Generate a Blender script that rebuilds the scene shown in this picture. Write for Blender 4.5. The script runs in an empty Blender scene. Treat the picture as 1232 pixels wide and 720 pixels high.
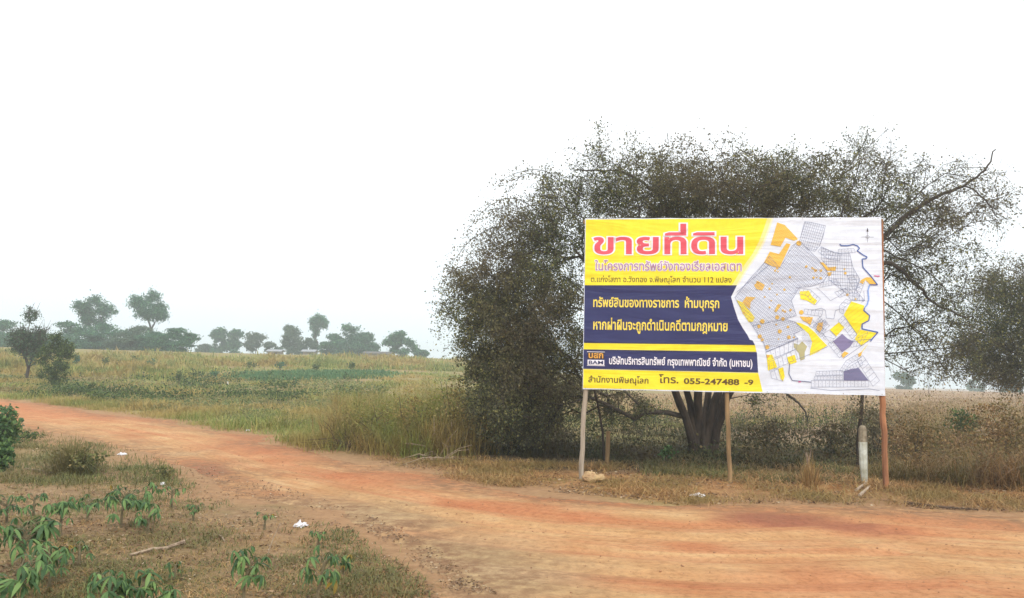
import bpy, bmesh, math, random
import numpy as np
from mathutils import Vector, Matrix
from mathutils.geometry import tessellate_polygon

R = random.Random(7)
RS = np.random.RandomState(11)
scn = bpy.context.scene

# ------------------------------------------------------------------ camera
CAMZ = 1.7
FPX, PW, PH = 1000.0, 1232.0, 720.0
PITCH = math.atan(86 / 1000.0)
ROLL = 0.021
cam_d = bpy.data.cameras.new("camera")
cam_d.lens = 36 * FPX / PW
cam_d.sensor_width = 36
cam_d.clip_end = 3000
cam_d.clip_start = 0.05
cam = bpy.data.objects.new("camera", cam_d)
scn.collection.objects.link(cam)
scn.camera = cam
Fv = np.array([0, math.cos(PITCH), math.sin(PITCH)])
R0 = np.array([1.0, 0, 0]); U0 = np.array([0, -math.sin(PITCH), math.cos(PITCH)])
Rv = R0 * math.cos(ROLL) + U0 * math.sin(ROLL)
Uv = U0 * math.cos(ROLL) - R0 * math.sin(ROLL)
m = Matrix(((Rv[0], Uv[0], -Fv[0], 0), (Rv[1], Uv[1], -Fv[1], 0), (Rv[2], Uv[2], -Fv[2], CAMZ), (0, 0, 0, 1)))
cam.matrix_world = m

# ------------------------------------------------------------------ world + sun
SUN_EL, SUN_AZ = math.radians(42), math.radians(160)     # azimuth clockwise from +Y: behind and right of the camera
world = bpy.data.worlds.new("World"); scn.world = world; world.use_nodes = True
nt = world.node_tree; nt.nodes.clear()
out = nt.nodes.new("ShaderNodeOutputWorld")
sky = nt.nodes.new("ShaderNodeTexSky"); sky.sky_type = 'NISHITA'; sky.sun_disc = False
sky.sun_elevation = SUN_EL; sky.sun_rotation = SUN_AZ; sky.dust_density = 4.0; sky.air_density = 1.5
bg1 = nt.nodes.new("ShaderNodeBackground"); bg1.inputs[1].default_value = 0.12
nt.links.new(sky.outputs[0], bg1.inputs[0])
tc = nt.nodes.new("ShaderNodeTexCoord"); sep = nt.nodes.new("ShaderNodeSeparateXYZ")
nt.links.new(tc.outputs["Generated"], sep.inputs[0])
ramp = nt.nodes.new("ShaderNodeValToRGB")
ramp.color_ramp.elements[0].position = 0.0; ramp.color_ramp.elements[0].color = (0.73, 0.84, 0.90, 1)
_e = ramp.color_ramp.elements.new(0.12); _e.color = (0.86, 0.92, 0.96, 1)
ramp.color_ramp.elements[-1].position = 0.36; ramp.color_ramp.elements[-1].color = (1.0, 1.0, 1.0, 1)
nt.links.new(sep.outputs[2], ramp.inputs[0])
bg2 = nt.nodes.new("ShaderNodeBackground"); bg2.inputs[1].default_value = 1.30
nt.links.new(ramp.outputs[0], bg2.inputs[0])
mx = nt.nodes.new("ShaderNodeMixShader"); mx.inputs[0].default_value = 0.86
nt.links.new(bg1.outputs[0], mx.inputs[1]); nt.links.new(bg2.outputs[0], mx.inputs[2])
nt.links.new(mx.outputs[0], out.inputs[0])
sd_ = bpy.data.lights.new("sun", 'SUN'); sd_.energy = 1.8; sd_.angle = math.radians(10); sd_.color = (1.0, 0.95, 0.86)
sun = bpy.data.objects.new("sun", sd_); scn.collection.objects.link(sun)
sdir = Vector((math.sin(SUN_AZ) * math.cos(SUN_EL), math.cos(SUN_AZ) * math.cos(SUN_EL), math.sin(SUN_EL)))
sun.rotation_euler = sdir.to_track_quat('Z', 'Y').to_euler()
scn.view_settings.view_transform = 'Standard'; scn.view_settings.look = 'None'
scn.view_settings.exposure = 0.20; scn.view_settings.gamma = 1
scn.cycles.volume_bounces = 3
scn.cycles.max_bounces = 8
scn.cycles.transparent_max_bounces = 16

# ------------------------------------------------------------------ geometry helpers
def sstep(a, b, x):
    t = np.clip((x - a) / (b - a), 0, 1)
    return t * t * (3 - 2 * t)

def gz(x, y):
    x = np.asarray(x, float); y = np.asarray(y, float)
    d = np.hypot(x, y)
    ratio = np.where(y > 1, x / np.maximum(y, 1), np.sign(x) * 5)
    left = 1 - sstep(-0.12, 0.22, ratio)
    z = 3.2 * sstep(25, 125, d) * left * (y > 0)
    z = z - 4.0 * sstep(135, 270, d) * (1 - left)
    return z

def pdir(px, py):
    return Fv + Rv * (px - PW / 2) / FPX + Uv * (PH / 2 - py) / FPX

def at(px, py, Y):
    """world point on the ray of a photo pixel at world depth Y"""
    d = pdir(px, py); t = Y / d[1]
    return np.array([0, 0, CAMZ]) + d * t

def ground(px, py, n=60):
    d = pdir(px, py)
    t = 5.0
    lo, hi = 1.0, 600.0
    # march to first crossing
    ts = np.concatenate([np.linspace(1, 60, 240), np.geomspace(60.5, 600, 200)])
    P = np.array([0, 0, CAMZ])[None] + d[None] * ts[:, None]
    f = P[:, 2] - gz(P[:, 0], P[:, 1])
    i = np.argmax(f < 0)
    if f[i] >= 0:
        p = np.array([0, 0, CAMZ]) + d * 150; p[2] = gz(p[0], p[1]); return p
    a, b = (ts[i - 1] if i else 0.5), ts[i]
    for _ in range(25):
        c = (a + b) / 2; p = np.array([0, 0, CAMZ]) + d * c
        if p[2] - gz(p[0], p[1]) < 0: b = c
        else: a = c
    p[2] = gz(p[0], p[1])
    return p

def onground(px, Y):
    """ground point at depth Y in the direction of column px"""
    d = pdir(px, 440); x = d[0] / d[1] * Y
    return np.array([x, Y, float(gz(x, Y))])

_ng = {}
def vnoise(x, y, scale, seed=0):
    g = _ng.get(seed)
    if g is None:
        g = np.random.RandomState(100 + seed).rand(256, 256); _ng[seed] = g
    x = np.asarray(x) / scale + 1000.3; y = np.asarray(y) / scale + 1000.7
    xi = np.floor(x).astype(int); yi = np.floor(y).astype(int)
    fx = x - xi; fy = y - yi; fx = fx * fx * (3 - 2 * fx); fy = fy * fy * (3 - 2 * fy)
    a = g[xi % 256, yi % 256]; b = g[(xi + 1) % 256, yi % 256]
    c = g[xi % 256, (yi + 1) % 256]; d = g[(xi + 1) % 256, (yi + 1) % 256]
    return (a * (1 - fx) + b * fx) * (1 - fy) + (c * (1 - fx) + d * fx) * fy

def fbm(x, y, scale, seed=0, o=4):
    r = 0; a = 1; s = 0
    for i in range(o):
        r = r + a * vnoise(x, y, scale / 2 ** i, seed + i); s += a; a *= 0.55
    return r / s

def tag(o, label=None, cat=None, group=None, kind=None):
    if label: o['label'] = label
    if cat: o['category'] = cat
    if group: o['group'] = group
    if kind: o['kind'] = kind
    return o

def raw_mesh(name, verts, faces, mat=None, smooth=False, attr=None):
    verts = np.asarray(verts, np.float32)
    me = bpy.data.meshes.new(name)
    if isinstance(faces, np.ndarray):
        k = faces.shape[1]; nF = len(faces)
        me.vertices.add(len(verts)); me.vertices.foreach_set('co', verts.ravel())
        me.loops.add(nF * k); me.loops.foreach_set('vertex_index', faces.astype(np.int32).ravel())
        me.polygons.add(nF); me.polygons.foreach_set('loop_start', np.arange(0, nF * k, k, dtype=np.int32))
        me.update(calc_edges=True)
    else:
        me.from_pydata(verts.tolist(), [], [list(map(int, f)) for f in faces]); me.update()
    if attr:
        for an, av in attr.items():
            a = me.attributes.new(an, 'FLOAT', 'POINT'); a.data.foreach_set('value', np.asarray(av, np.float32))
    if mat: me.materials.append(mat)
    if smooth: me.polygons.foreach_set('use_smooth', np.ones(len(me.polygons), bool))
    return me

ORI = {}
def empty(name, loc):
    o = bpy.data.objects.new(name, None); o.location = tuple(map(float, loc)); o.empty_display_size = 0.2
    scn.collection.objects.link(o); ORI[o.name] = np.array(loc, float); return o

def link(name, verts, faces, mat=None, parent=None, base=None, smooth=False, attr=None):
    """verts in world space; children keep their thing's origin, a lone thing gets its own base"""
    verts = np.asarray(verts, float)
    if parent is not None: org = ORI[parent.name]
    elif base is not None: org = np.array(base, float)
    else: org = np.zeros(3)
    me = raw_mesh(name, verts - org, faces, mat, smooth, attr)
    o = bpy.data.objects.new(name, me); scn.collection.objects.link(o)
    ORI[o.name] = org
    if parent is not None: o.parent = parent
    else: o.location = tuple(org)
    return o

class MB:
    def __init__(s): s.v = []; s.f = []; s.n = 0
    def add(s, v, f):
        s.v.append(np.asarray(v, float)); s.f += [tuple(i + s.n for i in q) for q in f]; s.n += len(v)
    def tube(s, pts, rad, n=6, cap=True, rough=0.0, rs=None):
        pts = np.asarray(pts, float)
        if np.isscalar(rad): rad = [rad] * len(pts)
        rs = rs or np.random.RandomState(len(pts) * 13 + s.n)
        V = []
        for i, p in enumerate(pts):
            t = pts[min(i + 1, len(pts) - 1)] - pts[max(i - 1, 0)]; t = t / (np.linalg.norm(t) + 1e-9)
            a = np.cross(t, [0.31, 0.95, 0.11]); a /= np.linalg.norm(a) + 1e-9; b = np.cross(t, a)
            for k in range(n):
                th = 2 * math.pi * k / n; r = rad[i] * (1 + rough * rs.uniform(-1, 1))
                V.append(p + (a * math.cos(th) + b * math.sin(th)) * r)
        F = []
        for i in range(len(pts) - 1):
            for k in range(n):
                F.append((i * n + k, i * n + (k + 1) % n, (i + 1) * n + (k + 1) % n, (i + 1) * n + k))
        if cap:
            F.append(tuple(range(n))[::-1]); F.append(tuple((len(pts) - 1) * n + k for k in range(n)))
        s.add(V, F)
    def box(s, c, sx, sy, sz, ax=None):
        c = np.asarray(c, float)
        ax = ax if ax is not None else np.eye(3)
        V = [c + ax[0] * sx * i / 2 + ax[1] * sy * j / 2 + ax[2] * sz * k / 2 for i in (-1, 1) for j in (-1, 1) for k in (-1, 1)]
        s.add(V, [(0, 1, 3, 2), (4, 6, 7, 5), (0, 4, 5, 1), (2, 3, 7, 6), (0, 2, 6, 4), (1, 5, 7, 3)])
    def link(s, name, mat, parent=None, base=None, smooth=False):
        return link(name, np.vstack(s.v), s.f, mat, parent, base, smooth)

# ------------------------------------------------------------------ materials
def new_mat(name):
    mt = bpy.data.materials.new(name); mt.use_nodes = True
    n = mt.node_tree; n.nodes.clear()
    o = n.nodes.new("ShaderNodeOutputMaterial"); return mt, n, o

def noise_node(n, scale, detail=4, vec=None, rough=0.6, dist=0.0):
    t = n.nodes.new("ShaderNodeTexNoise"); t.inputs['Scale'].default_value = scale
    t.inputs['Detail'].default_value = detail; t.inputs['Roughness'].default_value = rough
    t.inputs['Distortion'].default_value = dist
    if vec is not None: n.links.new(vec, t.inputs['Vector'])
    return t.outputs[0]

def ramp_node(n, fac, stops):
    r = n.nodes.new("ShaderNodeValToRGB"); e = r.color_ramp.elements
    while len(e) < len(stops): e.new(0.5)
    for i, (p, c) in enumerate(stops):
        e[i].position = p; e[i].color = tuple(c) + (1,) if len(c) == 3 else c
    n.links.new(fac, r.inputs[0]); return r.outputs[0]

def mixc(n, fac, a, b, mode='MIX'):
    x = n.nodes.new("ShaderNodeMix"); x.data_type = 'RGBA'; x.blend_type = mode
    for s_, v in ((0, fac), (6, a), (7, b)):
        if hasattr(v, 'default_value') or hasattr(v, 'links'): n.links.new(v, x.inputs[s_])
        else: x.inputs[s_].default_value = v if s_ == 0 else (tuple(v) + (1,) if len(v) == 3 else v)
    return x.outputs[2]

def bump_node(n, h, strength=0.5, dist=0.02):
    b = n.nodes.new("ShaderNodeBump"); b.inputs['Strength'].default_value = strength
    b.inputs['Distance'].default_value = dist; n.links.new(h, b.inputs['Height']); return b.outputs[0]

def pos_node(n, obj=False):
    if obj: return n.nodes.new("ShaderNodeTexCoord").outputs['Object']
    return n.nodes.new("ShaderNodeNewGeometry").outputs['Position']

def simple(name, c1, c2=None, scale=8, rough=0.8, bump=0.3, bdist=0.01, spec=0.3, stretch=None, obj=True):
    mt, n, o = new_mat(name)
    p = n.nodes.new("ShaderNodeBsdfPrincipled"); p.inputs['Roughness'].default_value = rough
    p.inputs['Specular IOR Level'].default_value = spec
    v = pos_node(n, obj)
    if stretch:
        mp = n.nodes.new("ShaderNodeMapping"); mp.inputs['Scale'].default_value = stretch
        n.links.new(v, mp.inputs[0]); v = mp.outputs[0]
    nz = noise_node(n, scale, 6, v)
    c2 = c2 or tuple(x * 0.6 for x in c1)
    n.links.new(ramp_node(n, nz, [(0.35, c2), (0.65, c1)]), p.inputs['Base Color'])
    if bump: n.links.new(bump_node(n, nz, bump, bdist), p.inputs['Normal'])
    n.links.new(p.outputs[0], o.inputs[0]); return mt

def leafmat(name, stops, trans=0.25, patch=0.0, pscale=0.6, pcol=None, rough=0.6):
    """colour from each leaf's own random value"""
    mt, n, o = new_mat(name)
    a = n.nodes.new("ShaderNodeAttribute"); a.attribute_name = 'rnd'
    col = ramp_node(n, a.outputs['Fac'], stops)
    if pcol:
        nz = noise_node(n, pscale, 3, pos_node(n))
        f = ramp_node(n, nz, [(0.5 - patch, (0, 0, 0)), (0.5 + patch, (1, 1, 1))])
        mu = n.nodes.new("ShaderNodeMath"); mu.operation = 'MULTIPLY'; mu.inputs[1].default_value = 0.75
        n.links.new(f, mu.inputs[0])
        col = mixc(n, mu.outputs[0], col, pcol)
    d = n.nodes.new("ShaderNodeBsdfPrincipled"); d.inputs['Roughness'].default_value = rough
    d.inputs['Specular IOR Level'].default_value = 0.25
    t = n.nodes.new("ShaderNodeBsdfTranslucent")
    n.links.new(col, d.inputs['Base Color']); n.links.new(col, t.inputs[0])
    m_ = n.nodes.new("ShaderNodeMixShader"); m_.inputs[0].default_value = trans
    n.links.new(d.outputs[0], m_.inputs[1]); n.links.new(t.outputs[0], m_.inputs[2])
    n.links.new(m_.outputs[0], o.inputs[0]); return mt

M = {}
M['leaf_dark'] = leafmat('dark olive leaves', [(0, (0.042, 0.052, 0.026)), (0.45, (0.10, 0.125, 0.058)), (0.8, (0.175, 0.19, 0.085)), (1, (0.36, 0.34, 0.10))], 0.42, 0.10, 0.45, (0.17, 0.135, 0.085))
M['bark'] = simple('dark bark', (0.055, 0.040, 0.030), (0.018, 0.014, 0.011), 9, 0.9, 0.8, 0.03, stretch=(1, 1, 0.25))
M['twig'] = simple('dark twig', (0.085, 0.07, 0.058), (0.045, 0.038, 0.032), 9, 0.9, 0.0)
M['leaf_far'] = leafmat('far tree leaves', [(0, (0.020, 0.075, 0.045)), (0.6, (0.042, 0.14, 0.082)), (1, (0.11, 0.26, 0.11))], 0.15)
M['leaf_far_grey'] = leafmat('far greyish leaves', [(0, (0.035, 0.075, 0.05)), (1, (0.10, 0.165, 0.09))], 0.15)
M['leaf_mid'] = leafmat('green shrub leaves', [(0, (0.025, 0.05, 0.017)), (0.6, (0.065, 0.11, 0.03)), (1, (0.14, 0.20, 0.05))], 0.25)
M['cassava'] = leafmat('drooping green leaf', [(0, (0.045, 0.10, 0.04)), (0.6, (0.085, 0.17, 0.06)), (1, (0.20, 0.32, 0.10))], 0.3, rough=0.5)
M['cassava_yellow'] = leafmat('yellowing leaf', [(0, (0.2, 0.15, 0.03)), (1, (0.33, 0.22, 0.04))], 0.3, rough=0.5)
M['stem'] = simple('green brown stem', (0.20, 0.17, 0.10), (0.11, 0.09, 0.05), 30, 0.8, 0.2)
M['straw'] = leafmat('dry straw', [(0, (0.13, 0.085, 0.04)), (0.5, (0.46, 0.26, 0.10)), (0.85, (0.62, 0.42, 0.20)), (1, (0.18, 0.22, 0.05))], 0.3, 0.08, 0.9, (0.27, 0.21, 0.07))
M['weeds'] = leafmat('low green weeds', [(0, (0.05, 0.065, 0.025)), (0.5, (0.12, 0.145, 0.045)), (0.85, (0.20, 0.22, 0.07)), (1, (0.40, 0.30, 0.13))], 0.3, 0.12, 0.8, (0.22, 0.17, 0.07))
M['scrub'] = leafmat('olive brown scrub grass', [(0, (0.13, 0.095, 0.04)), (0.5, (0.31, 0.22, 0.075)), (0.85, (0.43, 0.35, 0.11)), (1, (0.56, 0.43, 0.2))], 0.4, 0.08, 0.9, (0.18, 0.24, 0.05))
M['field'] = leafmat('field grass', [(0, (0.12, 0.18, 0.045)), (0.5, (0.25, 0.30, 0.075)), (0.85, (0.40, 0.37, 0.11)), (1, (0.52, 0.42, 0.20))], 0.35, 0.06, 0.22, (0.45, 0.31, 0.11))
M['shade_tinted_weeds'] = leafmat('weeds with shade in the colour', [(0, (0.020, 0.027, 0.010)), (0.6, (0.048, 0.062, 0.018)), (0.9, (0.10, 0.12, 0.032)), (1, (0.24, 0.17, 0.07))], 0.2, 0.1, 0.9, (0.085, 0.055, 0.025))  # weed greens darkened so the tree's shade is part of the colour
M['fieldweeds'] = leafmat('low broad field weeds', [(0, (0.07, 0.115, 0.04)), (0.6, (0.16, 0.215, 0.075)), (0.9, (0.26, 0.30, 0.12)), (1, (0.42, 0.32, 0.18))], 0.3, 0.08, 0.3, (0.30, 0.23, 0.11))
M['brush'] = leafmat('brown dry brush', [(0, (0.09, 0.052, 0.026)), (0.5, (0.25, 0.145, 0.062)), (0.85, (0.38, 0.24, 0.10)), (1, (0.50, 0.36, 0.19))], 0.3, 0.08, 1.2, (0.13, 0.125, 0.04))
M['crop'] = leafmat('green crop', [(0, (0.06, 0.15, 0.07)), (0.7, (0.11, 0.22, 0.09)), (1, (0.2, 0.26, 0.09))], 0.3)
M['field_dry'] = leafmat('dry field stubble', [(0, (0.26, 0.17, 0.10)), (0.6, (0.44, 0.30, 0.17)), (0.9, (0.52, 0.40, 0.22)), (1, (0.20, 0.25, 0.07))], 0.3)
M['litterleaf'] = leafmat('fallen dry leaves', [(0, (0.10, 0.06, 0.035)), (0.5, (0.22, 0.13, 0.07)), (0.9, (0.36, 0.25, 0.15)), (1, (0.5, 0.42, 0.3))], 0.1)
M['plastic'] = simple('white litter', (0.80, 0.80, 0.84), (0.6, 0.6, 0.64), 20, 0.4, 0.3, 0.004)
M['deadwood'] = simple('dead grey wood', (0.42, 0.33, 0.24), (0.20, 0.14, 0.10), 20, 0.9, 0.5, 0.004)
M['darkwood'] = simple('dark fallen wood', (0.14, 0.09, 0.06), (0.06, 0.04, 0.03), 20, 0.9, 0.5, 0.004)

# ------------------------------------------------------------------ road outline in the world
far_px = [(-220, 462), (-120, 469), (-60, 474), (0, 480), (100, 493), (200, 507), (300, 524), (370, 540), (440, 556), (500, 566), (560, 577), (640, 590), (720, 601), (800, 606), (900, 605), (1000, 607), (1100, 613), (1232, 619), (1400, 627)]
near_px = [(545, 722), (525, 704), (492, 682), (462, 660), (425, 636), (385, 618), (330, 606), (270, 596), (235, 580), (215, 563), (190, 552), (140, 536), (90, 523), (30, 515), (0, 510), (-60, 501), (-140, 494), (-220, 486)]
FAR = [ground(*p)[:2] for p in far_px] + [np.array([20, 9.3]), np.array([60, 7.0])]
NEAR = [ground(*p)[:2] for p in near_px]
ROAD = np.array(FAR + [np.array([60, -40]), np.array([-1.2, -40]), np.array([-0.9, 0.0]), np.array([-0.6, 4.0])] + NEAR)
FARL = np.array(FAR)

def poly_sd(x, y, P):
    """signed distance, positive inside"""
    x = np.asarray(x, float); y = np.asarray(y, float)
    d = np.full(x.shape, 1e9); ins = np.zeros(x.shape, bool)
    for i in range(len(P)):
        a = P[i]; b = P[(i + 1) % len(P)]; e = b - a
        t = np.clip(((x - a[0]) * e[0] + (y - a[1]) * e[1]) / (e @ e + 1e-12), 0, 1)
        d = np.minimum(d, np.hypot(x - a[0] - e[0] * t, y - a[1] - e[1] * t))
        c = ((a[1] > y) != (b[1] > y)) & (x < (b[0] - a[0]) * (y - a[1]) / (b[1] - a[1] + 1e-12) + a[0])
        ins ^= c
    return np.where(ins, d, -d)

def line_sd(x, y, P):
    """distance from and length along a polyline"""
    x = np.asarray(x, float); y = np.asarray(y, float)
    d = np.full(x.shape, 1e9); s = np.zeros(x.shape); acc = 0
    for i in range(len(P) - 1):
        a = P[i]; e = P[i + 1] - a; L = math.hypot(*e)
        t = np.clip(((x - a[0]) * e[0] + (y - a[1]) * e[1]) / (L * L), 0, 1)
        dd = np.hypot(x - a[0] - e[0] * t, y - a[1] - e[1] * t)
        k = dd < d; d = np.where(k, dd, d); s = np.where(k, acc + t * L, s); acc += L
    return d, s

# ------------------------------------------------------------------ ground
ys = np.concatenate([np.linspace(-40, 3, 30)[:-1], np.linspace(3, 26, 260)[:-1], np.geomspace(26, 150, 170)[:-1], np.geomspace(150, 520, 40)])
xr = np.concatenate([np.linspace(0, 13, 140)[:-1], np.geomspace(13, 420, 100)])
xs = np.concatenate([-xr[::-1][:-1], xr])
X, Y = np.meshgrid(xs, ys)
def rag(x, y): return (fbm(x, y, 2.2, 51) - 0.5) * 1.5
SD = poly_sd(X, Y, ROAD) + rag(X, Y)
dist = np.hypot(X, Y)
rough = (fbm(X, Y, 0.8, 1) - 0.5) * 0.09 + (fbm(X, Y, 5, 7, 3) - 0.5) * 0.16
rough = rough * (0.35 + 0.65 * sstep(0, 1.5, -SD))
Z = gz(X, Y) + rough + 0.012 - 0.10 * sstep(-0.05, 0.5, SD) + 0.05 * sstep(0.3, 2.0, -SD)
nx = len(xs); ny = len(ys)
idx = np.arange(nx * ny).reshape(ny, nx)
quads = np.stack([idx[:-1, :-1], idx[:-1, 1:], idx[1:, 1:], idx[1:, :-1]], -1).reshape(-1, 4)
V = np.stack([X, Y, Z], -1).reshape(-1, 3)

# what covers the ground: strips of the place, in world coordinates
crop_poly = np.array([ground(*p)[:2] for p in [(280, 457), (305, 451), (420, 449), (470, 449), (450, 456), (400, 458), (330, 460)]])
cropm = sstep(-1.0, 0.5, poly_sd(X, Y, crop_poly))
ratio = np.where(Y > 1, X / np.maximum(Y, 1), 9)
fieldr = sstep(0.12, 0.3, ratio) * sstep(19, 24, dist)       # ploughed dry field to the right
verge = sstep(0, 1.0, -SD) * (1 - sstep(2.0, 4.5, -SD)) * sstep(-0.25, -0.05, ratio) * (Y > 9)
sandm = 1 - sstep(0.0, 1.4, -SD + (fbm(X, Y, 1.2, 21) - 0.5) * 1.6)
dark_soil = sstep(13.5, 14.5, Y) * (1 - sstep(18.5, 20, Y)) * sstep(-3, 0, X)   # darker brown soil in a band under the tree
nearl = (1 - sstep(0, 0.6, SD)) * (Y < 20) * (X < 1)
attr = {'crop': cropm.ravel(), 'dryfield': fieldr.ravel(), 'verge': verge.ravel(), 'sand': sandm.ravel(), 'darksoil': dark_soil.ravel(), 'bare': (nearl * (1 - sstep(13, 22, dist))).ravel()}

mt, n, o = new_mat('ground soil and grass')
P_ = pos_node(n)
bs = n.nodes.new("ShaderNodeBsdfPrincipled"); bs.inputs['Roughness'].default_value = 0.95; bs.inputs['Specular IOR Level'].default_value = 0.1
def at_(nm):
    a = n.nodes.new("ShaderNodeAttribute"); a.attribute_name = nm; return a.outputs['Fac']
nA = noise_node(n, 0.35, 6, P_); nB = noise_node(n, 6, 8, P_, 0.75); nC = noise_node(n, 40, 4, P_)
grass = ramp_node(n, nB, [(0.3, (0.13, 0.15, 0.05)), (0.5, (0.24, 0.23, 0.085)), (0.7, (0.38, 0.32, 0.14))])
big = ramp_node(n, nA, [(0.4, (0, 0, 0)), (0.62, (1, 1, 1))])
grass = mixc(n, big, grass, ramp_node(n, nB, [(0.3, (0.20, 0.15, 0.07)), (0.7, (0.36, 0.26, 0.13))]))
col = mixc(n, at_('dryfield'), grass, ramp_node(n, nA, [(0.35, (0.24, 0.17, 0.10)), (0.5, (0.34, 0.235, 0.155)), (0.65, (0.37, 0.29, 0.18))]))
col = mixc(n, at_('crop'), col, (0.06, 0.13, 0.05))
soil = ramp_node(n, nB, [(0.25, (0.12, 0.078, 0.042)), (0.45, (0.25, 0.165, 0.09)), (0.6, (0.33, 0.225, 0.125)), (0.75, (0.43, 0.305, 0.175))])
soil = mixc(n, ramp_node(n, nC, [(0.55, (0, 0, 0)), (0.72, (0.8, 0.8, 0.8))]), soil, (0.09, 0.07, 0.035))
soil = mixc(n, ramp_node(n, noise_node(n, 1.1, 6, P_), [(0.5, (0, 0, 0)), (0.66, (0.75, 0.75, 0.75))]), soil, (0.19, 0.17, 0.07))
col = mixc(n, at_('bare'), col, soil)
vg = ramp_node(n, nB, [(0.3, (0.17, 0.085, 0.04)), (0.5, (0.36, 0.19, 0.08)), (0.7, (0.50, 0.31, 0.14))])
col = mixc(n, at_('verge'), col, vg)
col = mixc(n, at_('darksoil'), col, ramp_node(n, nB, [(0.3, (0.05, 0.04, 0.025)), (0.7, (0.12, 0.09, 0.05))]))
sandc = ramp_node(n, nB, [(0.3, (0.28, 0.16, 0.085)), (0.7, (0.42, 0.26, 0.14))])
col = mixc(n, at_('sand'), col, sandc)
n.links.new(col, bs.inputs['Base Color'])
n.links.new(bump_node(n, nB, 0.8, 0.05), bs.inputs['Normal'])
n.links.new(bs.outputs[0], o.inputs[0])
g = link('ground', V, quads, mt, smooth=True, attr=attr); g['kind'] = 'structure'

# ------------------------------------------------------------------ dirt road
ys2 = np.concatenate([np.linspace(-40, 2, 40)[:-1], np.linspace(2, 18, 250)[:-1], np.linspace(18, 62, 150)])
xs2 = np.concatenate([np.linspace(-70, -14, 90)[:-1], np.linspace(-14, 12, 330)[:-1], np.geomspace(12, 60, 50)])
X2, Y2 = np.meshgrid(xs2, ys2)
S2 = poly_sd(X2, Y2, ROAD) + rag(X2, Y2)
dF, sF = line_sd(X2, Y2, FARL)
wob = (fbm(sF, sF * 0, 6.0, 71) - 0.5) * 1.2
rut = sum(a_ * np.exp(-((dF + wob - c_) / w_) ** 2) for a_, c_, w_ in ((0.04, 1.5, 0.16), (0.035, 3.1, 0.16), (0.03, 2.2, 0.12), (0.03, 3.9, 0.12)))
Z2 = gz(X2, Y2) + np.clip(S2 * 0.045, -0.09, 0.022) + (fbm(X2, Y2, 1.6, 31) - 0.5) * 0.03 + (fbm(X2, Y2, 0.3, 35) - 0.5) * 0.008 - rut * sstep(0, 1, S2)
def patch(px, py, wx, wy, soft=0.5):
    c = ground(px, py); ex = (ground(px + wx, py + wx * 0.06) - c)[:2]; ey = (ground(px, py - wy) - c)[:2]
    A = np.linalg.inv(np.array([ex, ey]).T)
    q = np.einsum('ij,jkl->ikl', A, np.stack([X2 - c[0], Y2 - c[1]]))
    r = np.hypot(q[0], q[1]) + (fbm(X2, Y2, 0.5, 41) - 0.5) * 0.7
    return 1 - sstep(1 - soft, 1 + soft * 0.5, r)
red = np.zeros_like(X2)
for a in [(950, 626, 110, 10), (1060, 640, 110, 10, .6), (700, 622, 40, 5), (620, 612, 110, 7, .7), (1010, 700, 150, 18, .8), (240, 562, 40, 10), (330, 530, 80, 6), (150, 500, 110, 8, .7), (840, 660, 60, 6, .6), (500, 715, 45, 20, .4), (80, 494, 150, 11, .5), (330, 540, 110, 12, .6), (470, 578, 110, 9, .6), (700, 604, 130, 6, .6), (1150, 630, 130, 9, .7)]:
    red = np.maximum(red, patch(*a))
maroon = np.maximum(patch(930, 626, 90, 8), np.maximum(patch(1010, 634, 70, 7) * 0.8, np.maximum(patch(250, 566, 32, 7) * 0.7, patch(1050, 640, 60, 4) * 0.5)))
keep = S2 > -0.9
pale = np.maximum(patch(400, 620, 150, 22, .7), patch(560, 680, 140, 40, .8))
ix2 = np.arange(X2.size).reshape(X2.shape)
k4 = keep[:-1, :-1] | keep[1:, :-1] | keep[:-1, 1:] | keep[1:, 1:]
q2 = np.stack([ix2[:-1, :-1], ix2[:-1, 1:], ix2[1:, 1:], ix2[1:, :-1]], -1)[k4]
used = np.unique(q2); rem = np.zeros(X2.size, int); rem[used] = np.arange(len(used))
mt, n, o = new_mat('packed orange dirt')
bs = n.nodes.new("ShaderNodeBsdfPrincipled"); bs.inputs['Roughness'].default_value = 0.95; bs.inputs['Specular IOR Level'].default_value = 0.1
P_ = pos_node(n)
cmb = n.nodes.new("ShaderNodeCombineXYZ")
def sc_(nm, k):
    mm = n.nodes.new("ShaderNodeMath"); mm.operation = 'MULTIPLY'; mm.inputs[1].default_value = k
    n.links.new(at_(nm), mm.inputs[0]); return mm.outputs[0]
n.links.new(sc_('along', 0.16), cmb.inputs[0]); n.links.new(sc_('across', 1.5), cmb.inputs[1])
st = noise_node(n, 1.0, 7, cmb.outputs[0], 0.65, 0.4)
nb = noise_node(n, 1.1, 6, P_, 0.6); nc = noise_node(n, 14, 8, P_, 0.75)
tan = ramp_node(n, nb, [(0.3, (0.47, 0.25, 0.115)), (0.5, (0.54, 0.32, 0.155)), (0.7, (0.60, 0.40, 0.215))])
org = ramp_node(n, nb, [(0.3, (0.43, 0.155, 0.072)), (0.7, (0.53, 0.23, 0.11))])
f1 = ramp_node(n, st, [(0.44, (0, 0, 0)), (0.66, (0.85, 0.85, 0.85))])
cm2 = n.nodes.new("ShaderNodeCombineXYZ"); n.links.new(sc_('along', 0.5), cm2.inputs[0]); n.links.new(sc_('across', 7.0), cm2.inputs[1])
st2 = noise_node(n, 1.0, 6, cm2.outputs[0], 0.7, 0.8)
col = mixc(n, f1, tan, org)
col = mixc(n, 0.55, col, ramp_node(n, st2, [(0.33, (0.74, 0.70, 0.66)), (0.5, (1, 1, 1)), (0.68, (1.14, 1.14, 1.14))]), 'MULTIPLY')
col = mixc(n, sc_('red', 0.75), col, org)
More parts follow.
